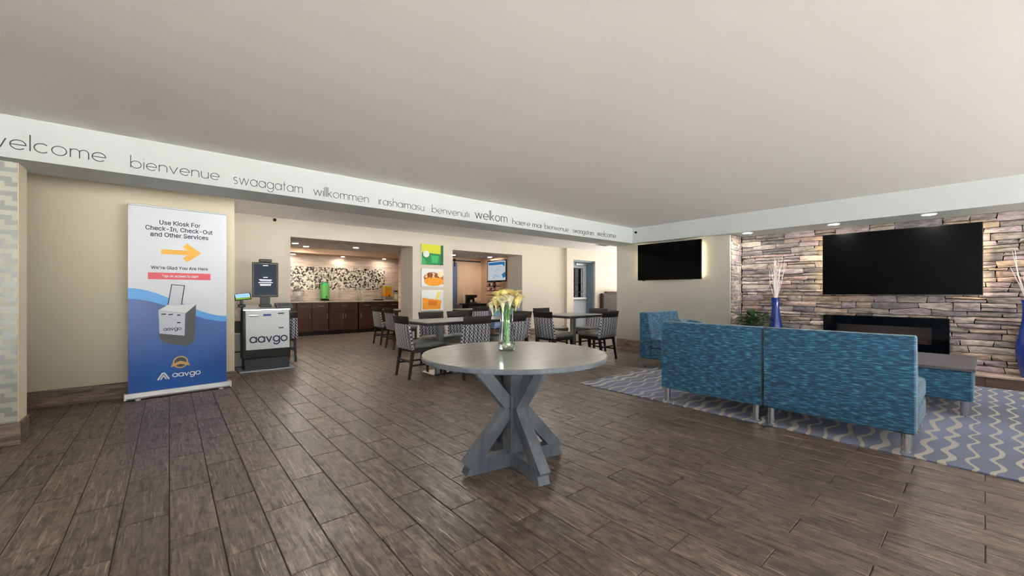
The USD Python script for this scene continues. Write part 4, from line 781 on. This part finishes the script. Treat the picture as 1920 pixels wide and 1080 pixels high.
# ------------------------------------------------------------------ canvases on the pier
def canvas(label, z0, z1):
    t = thing('canvas_picture', label, 'picture', (4.435, YD, (z0 + z1) / 2), 0, 'food pictures on the pier'); obj('canvas', box(-.272, -.035, -(z1 - z0) / 2, .272, -.001, (z1 - z0) / 2, .003), 'pic_white', t); return t
def pp(t, poly, m, k=1): obj('print', ext(poly, .0008, (0, -.035 - .0008 * (k - 1), 0), (1, 0, 0), (0, 0, 1)), m, t, smooth=False)
FR = sbox(-.268, -.22, .268, .22)
t = canvas('canvas picture of a green and yellow still life, topmost of three on the pier', 1.76, 2.20)
pp(t, FR, 'pic_green'); pp(t, Polygon([(-.268, .04), (.2, .02), (.2, .22), (-.268, .22)]), 'pic_lime', 2); pp(t, Polygon([(.2, -.22), (.268, -.22), (.268, .22), (.2, .22)]), 'pic_dark_green', 2); pp(t, Point(-.16, .01).buffer(.075), 'pic_white', 3); pp(t, Polygon([(-.02, -.18), (.12, -.18), (.16, -.02), (-.05, -.02)]), 'pic_leaf', 3); pp(t, Polygon([(-.268, -.22), (-.15, -.22), (-.2, -.1), (-.268, -.06)]), 'pic_leaf', 2)
t = canvas('canvas picture of a nut-topped waffle, middle of three on the pier', 1.27, 1.67)
pp(t, affinity.scale(Point(0, 0).buffer(1, 24), .22, .12).intersection(FR).union(Polygon([(.0, -.12), (.268, -.14), (.268, .05), (0, .11)])), 'pic_brown'); pp(t, affinity.translate(affinity.scale(Point(0, 0).buffer(1, 24), .24, .1), .03, -.08).intersection(FR), 'pic_orange', 2)
for k in range(16): pp(t, affinity.translate(affinity.rotate(affinity.scale(Point(0, 0).buffer(1, 8), .03, .014), k * 47), -.16 + .06 * (k % 6), .02 + .035 * (k // 6)), 'pic_dark_brown' if k % 3 else 'pic_cream', 3 + k % 3)
pp(t, Point(.19, .08).buffer(.07), 'pic_cream', 6)
t = canvas('canvas picture of a glass of orange juice, lowest of three on the pier', .745, 1.20)
pp(t, Polygon([(-.25, -.2), (.19, -.2), (.22, .0), (-.05, .03), (-.25, .06)]), 'pic_orange'); pp(t, Polygon([(-.12, -.1), (.1, -.12), (.12, -.02), (-.1, 0)]), 'pic_deep_orange', 2); pp(t, Polygon([(.06, .01), (.13, .02), (.21, .19), (.13, .2)]), 'pic_yellow', 2)

# ------------------------------------------------------------------ kitchen
CY = 11.55
def cabinet(x0, x1, doors, label, hinge=1):
    t = thing('base_cabinet', label, 'cabinet', ((x0 + x1) / 2, CY, 0), 0, 'base cabinets under the kitchen counter'); w = (x1 - x0) / 2 - .0015
    obj('carcass', box(-w, .002, .1, w, .58, .874), 'cabinet', t, smooth=False); obj('toe_kick', box(-w, .05, 0, w, .5, .1), 'black', t, smooth=False)
    def front(name, a, b, za, zb, hx, hz, vert):
        p = obj(name, [box(a, -.02, za, b, 0, za + .055, .002), box(a, -.02, zb - .055, b, 0, zb, .002), box(a, -.02, za + .055, a + .055, 0, zb - .055), box(b - .055, -.02, za + .055, b, 0, zb - .055), box(a + .05, -.012, za + .05, b - .05, -.002, zb - .05)] if vert else box(a, -.02, za, b, 0, zb, .004), 'cabinet', t)
        hm = [tube([(hx, -.022, hz - .055), (hx, -.05, hz - .055), (hx, -.05, hz + .055), (hx, -.022, hz + .055)], .006, 8)] if vert else [tube([(hx - .08, -.022, hz), (hx - .08, -.05, hz), (hx + .08, -.05, hz), (hx + .08, -.022, hz)], .006, 8)]
        obj('handle', hm, 'steel', p)
    front('drawer', -w + .008, w - .008, .70, .862, 0, .78, False)
    e = np.linspace(-w + .008, w - .008, doors + 1)
    for k in range(doors):
        s = hinge if doors == 1 else (1 if k == 0 else -1); front('cabinet_door', e[k] + .002, e[k + 1] - .002, .11, .69, (e[k + 1] - .035) if s > 0 else (e[k] + .035), .5, True)
for x0, x1, n, lb, hg in ((1.60, 2.05, 1, 'dark wood base cabinet hidden at the left end of the counter', 1), (2.05, 2.50, 1, 'dark wood base cabinet just right behind the kiosk', 1), (2.507, 2.864, 1, 'dark wood base cabinet, leftmost clear of the kiosk', 1), (2.864, 3.291, 1, 'dark wood single-door base cabinet left of the double-door one', 1), (3.305, 4.08, 2, 'dark wood base cabinet with two doors and one wide drawer', 1),
                          (4.11, 4.526, 1, 'dark wood base cabinet right of the double-door one', -1), (4.526, 4.946, 1, 'dark wood base cabinet behind the two patterned chairs', -1), (4.946, 5.385, 1, 'dark wood base cabinet, rightmost, beside the pier', -1)): cabinet(x0, x1, n, lb, hg)
obj('worktop', box(1.58, CY - .03, .875, 5.74, 12.155, .915, .006), 'counter', None, label='pale speckled stone worktop along the kitchen wall', cat='worktop')
ms = sgroup('trim_5'); obj('mosaic_panel', box(.9, 12.146, 1.22, 5.12, 12.16, 1.86), 'mosaic', ms, smooth=False, label='mosaic of small brown and cream squares')
CT = .915
def atx(px, y): u = (px - 960) / FPX; return y * (math.cos(TH) + u * math.sin(TH)) / (math.sin(TH) - u * math.cos(TH))      # where a sight line through a column meets depth y
yk = 11.86
t = thing('cake_stand', 'glass-domed cake stand at the left of the kitchen counter', 'cake stand', (2.62, yk, CT))
obj('foot', lathe([(0, 0), (.11, 0), (.105, .012), (.06, .06), (.03, .13), (0, .13)], 28), 'white', t); obj('plate', lathe([(0, .13), (.2, .135), (.21, .15), (.2, .152), (0, .147)], 32), 'white_gloss', t); obj('dome', lathe([(.15, .153), (.15, .26), (.12, .31), (.05, .34), (0, .345), (0, .34), (.05, .335), (.117, .305), (.146, .258), (.146, .153)], 32), 'acrylic', t)
obj('knob', trimesh.creation.icosphere(2, .02).apply_translation([0, 0, .36]), 'chrome', t)
t = thing('cereal_dispenser', 'tall green cylindrical dispenser on the kitchen counter', 'dispenser', (3.285, yk, CT))
obj('canister', lathe([(0, .06), (.115, .06), (.12, .08), (.12, .40), (.11, .44), (0, .44)], 28), 'green_jar', t); obj('lid', lathe([(0, .44), (.1, .44), (.09, .49), (.03, .51), (0, .51)], 28), 'pic_leaf', t); obj('base', lathe([(0, 0), (.12, 0), (.12, .02), (.08, .06), (0, .06)], 28), 'black', t); obj('spout', [cyl((0, -.11, .12), (0, -.16, .1), .02, .016, 14)], 'black', t)
for x, lb in ((3.93, 'clear acrylic bread case on the counter, left of the pair'), (4.49, 'clear acrylic bread case on the counter, right of the pair')):
    t = thing('bread_case', lb, 'bread case', (x, yk, CT), 0, 'acrylic bread cases')
    obj('side_panel', hull([(-.24, y, z) for y, z in ((-.17, .0), (-.17, .16), (-.03, .35), (.17, .35), (.17, 0))] + [(-.235, y, z) for y, z in ((-.17, .0), (-.17, .16), (-.03, .35), (.17, .35), (.17, 0))]), 'acrylic', t); obj('side_panel', hull([(.24, y, z) for y, z in ((-.17, .0), (-.17, .16), (-.03, .35), (.17, .35), (.17, 0))] + [(.235, y, z) for y, z in ((-.17, .0), (-.17, .16), (-.03, .35), (.17, .35), (.17, 0))]), 'acrylic', t)
    for z in (.17,): obj('shelf', box(-.235, -.17, z, .235, .17, z + .008), 'acrylic', t, smooth=False)
    obj('edge_rail', [tube([(-.24, -.17, 0), (-.24, -.17, .16), (-.24, -.03, .35), (-.24, .17, .35)], .006, 8), tube([(.24, -.17, 0), (.24, -.17, .16), (.24, -.03, .35), (.24, .17, .35)], .006, 8), tube([(-.24, -.03, .35), (.24, -.03, .35)], .006, 8), tube([(-.24, -.17, .17), (.24, -.17, .17)], .006, 8)], 'silver', t)
t = thing('juice_dispenser', 'juice dispenser with an orange and yellow tank at the right of the counter', 'dispenser', (5.08, yk, CT)); obj('base', box(-.13, -.13, 0, .13, .13, .1, .01), 'steel', t); obj('tank', rbox(-.11, -.11, .1, .11, .11, .33, .02), 'orange_juice', t); obj('tank_top', box(-.115, -.115, .33, .115, .115, .42, .01), 'juice_yellow', t); obj('tap', [cyl((0, -.13, .13), (0, -.18, .12), .012, .01, 12), cyl((0, -.17, .12), (0, -.17, .17), .008, .008, 10)], 'black', t)
t = thing('glass_jar', 'clear lidded jar right of the juice dispenser', 'jar', (5.36, yk, CT)); obj('jar_body', lathe([(0, 0), (.075, 0), (.08, .02), (.08, .22), (.06, .25), (0, .25)], 24), 'acrylic', t); obj('lid', lathe([(0, .25), (.065, .25), (.065, .28), (0, .29)], 24), 'black', t); obj('cereal', lathe([(0, .008), (.07, .008), (.073, .17), (0, .18)], 20), 'pic_cream', t)
t = thing('thermos_jug', 'slim white thermos at the right end of the counter beside the pier', 'thermos', (5.6, yk, CT)); obj('body', lathe([(0, 0), (.06, 0), (.065, .02), (.06, .24), (.03, .29), (0, .3)], 24), 'white', t); obj('grip', tube([(.06, 0, .07), (.1, 0, .09), (.1, 0, .2), (.055, 0, .23)], .009, 8), 'black', t)
t = thing('serving_tray', 'small black tray before the bread cases', 'tray', (4.72, 11.66, CT)); obj('pan', [box(-.13, -.08, 0, .13, .08, .012, .004), box(-.13, -.08, .012, .13, -.072, .026), box(-.13, .072, .012, .13, .08, .026)], 'black', t)

# ------------------------------------------------------------------ office niche and far dining side
t = thing('sliding_door', 'slate blue sliding barn door hanging in the office', 'door', (6.68, 11.2, 0)); obj('door_panel', [box(-.47, -.02, .02, .47, .02, 2.12, .004)] + [box(-.47 + .235 * k, -.024, .02, -.462 + .235 * k, -.018, 2.12) for k in range(5)], 'barn_blue', t)
for x in (-.33, .38): obj('hanger', [box(x - .02, -.03, 1.98, x + .02, -.02, 2.2), cyl((x, -.035, 2.2), (x, -.005, 2.2), .04, .04, 20)], 'black', t)
t = thing('door_rail', 'thin black rail high on the peach office wall', 'rail', (7.1, 11.26, 2.19)); obj('bar', box(-.9, -.02, -.02, 1.05, .0, .02, .003), 'black', t)
for x in (-.6, .2, .9): obj('bracket', cyl((x, 0, 0), (x, .02, 0), .018, .018, 12), 'black', t)
t = thing('wall_screen', 'black-framed screen showing a pale map on the office wall', 'screen', (8.2, 10.36, 1.85)); obj('frame', box(-.05, -.50, -.35, -.002, .50, .35, .006), 'black', t); obj('display', box(-.053, -.46, -.31, -.049, .46, .31), 'map_land', t, smooth=False)
rm = random.Random(4)
def mp(poly, m, k): obj('map_shape', ext(poly, .0008, (-.053 - .0008 * k, 0, 0), (0, -1, 0), (0, 0, 1)), m, t, smooth=False)
mp(Polygon([(-.42, .28), (.42, .28), (.42, .12), (.3, .2), (-.2, .19), (-.42, .2)]), 'map_sky', 0); mp(Polygon([(.28, -.12), (.46, -.04), (.46, -.2), (.34, -.24)]), 'map_sky', 0)
for k in range(9): mp(affinity.translate(affinity.scale(Point(0, 0).buffer(1, 6), rm.uniform(.03, .08), rm.uniform(.01, .03)), rm.uniform(-.38, .2), rm.uniform(-.25, .1)), 'map_mid', 1 + k)
t = thing('side_cabinet', 'low black cabinet below the office wall screen', 'cabinet', (7.5, 10.75, 0)); obj('carcass', box(-.35, -.25, .05, .35, .25, .76, .006), 'black', t); obj('top_board', box(-.37, -.27, .76, .37, .27, .79, .004), 'espresso', t)
for k in (-1, 1): obj('cabinet_door', box(k * .175 - .165, -.262, .08, k * .175 + .165, -.25, .74, .003), 'grey_dark', t)
t = thing('coffee_machine', 'small black coffee machine on the low black cabinet', 'coffee machine', (7.42, 10.75, .79)); obj('housing', [box(-.15, -.12, 0, .15, .12, .03, .006), box(-.15, .02, .03, .15, .12, .28, .006), box(-.15, -.12, .19, .15, .03, .28, .008)], 'black', t); obj('cup_shelf', box(-.07, -.1, .03, .07, .0, .04), 'steel', t, smooth=False); obj('mug', lathe([(0, .04), (.035, .04), (.04, .12), (.034, .12), (.03, .05), (0, .05)], 18), 'white', t)
for x, hh in ((7.24, .26), (7.62, .22)):
    t = thing('thin_candle', 'slender white candle behind the coffee machine' if x < 7.5 else 'slender white candle right of the coffee machine', 'candle', (x, 10.92, .79)); obj('holder', lathe([(0, 0), (.04, 0), (.03, .02), (.012, .03), (.012, .16), (0, .16)], 16), 'silver', t); obj('stick', cyl((0, 0, .16), (0, 0, .16 + hh), .01, .008, 10), 'white', t)
t = thing('snack_stand', 'dark display stand with red and white packets under the wall screen', 'stand', (7.86, 10.1, 0)); obj('post', box(-.03, -.03, .0, .03, .03, 1.5, .004), 'black', t); obj('foot_plate', box(-.18, -.18, 0, .18, .18, .02, .004), 'black', t)
for k in range(4): obj('tray', box(-.16, -.2, 1.05 + .14 * k, .1, .2, 1.07 + .14 * k, .004), 'black', t)
for k in range(10): obj('packet', box(-.13, -.18 + .075 * (k % 5), 1.19 + .14 * (k // 5), -.07, -.12 + .075 * (k % 5), 1.29 + .14 * (k // 5), .004), ['red_bar', 'white', 'grey_dark'][k % 3], t)
t = thing('cloth_table', 'table covered by a blue streaked cloth in the office opening', 'table', (6.62, 8.24, 0)); W_, D_ = .42, .26
obj('table_top', box(-W_, -D_, .70, W_, D_, .735, .004), 'laminate', t)
for sx in (-1, 1):
    for sy in (-1, 1): obj('leg', cyl((sx * .36, sy * .2, 0), (sx * .36, sy * .2, .70), .016, .016, 12), 'steel', t)
cl = thing('tablecloth', 'blue and white streaked cloth hanging over the office table', 'tablecloth', (6.62, 8.24, 0))
def skirt():
    P = [(-W_ - .012, -D_ - .012), (W_ + .012, -D_ - .012), (W_ + .012, D_ + .012), (-W_ - .012, D_ + .012)]; pts = []
    for k in range(4):
        a, b = np.array(P[k]), np.array(P[(k + 1) % 4]); n = np.array([(b - a)[1], -(b - a)[0]]); n /= np.linalg.norm(n)
        for u in np.linspace(0, 1, 14)[:-1]: pts.append((a + (b - a) * u, n, math.sin(u * 19)))
    rings = [[(*(p + n * (.002 + s * (.012 + .012 * w))), .742 - s * .5) for p, n, w in pts] for s in np.linspace(0, 1, 5)]
    return loft(rings)
obj('drape', [skirt(), box(-W_ - .012, -D_ - .012, .7365, W_ + .012, D_ + .012, .743)], 'cloth_blue', cl)
t = thing('counter_sign', 'upright blue and white sign on the blue-clothed table', 'sign', (6.93, 8.26, .743), 0); obj('board', box(-.012, -.17, 0, .0, .17, .36, .004), 'cloth_pale', t); obj('header', box(-.0135, -.165, .2, -.011, .165, .355), 'sign_blue', t, smooth=False); obj('emblem', box(-.0145, -.07, .24, -.0132, .07, .30), 'cloth_pale', t, smooth=False); obj('stand', box(-.05, -.14, 0, .05, .14, .006), 'acrylic', t, smooth=False)
t = thing('booth_bench', 'brown vinyl high-backed booth bench by the far door', 'bench', (11.0, 7.42, 0)); obj('backrest', [box(-.75, .26, .2, .75, .40, 1.12, .03), box(-.55, .25, 1.08, .2, .39, 1.17, .02)], 'brown_vinyl', t); obj('seat', rbox(-.75, -.25, .3, .75, .27, .46, .04), 'brown_vinyl', t); obj('plinth', box(-.72, -.2, 0, .72, .36, .3), 'black', t, smooth=False)
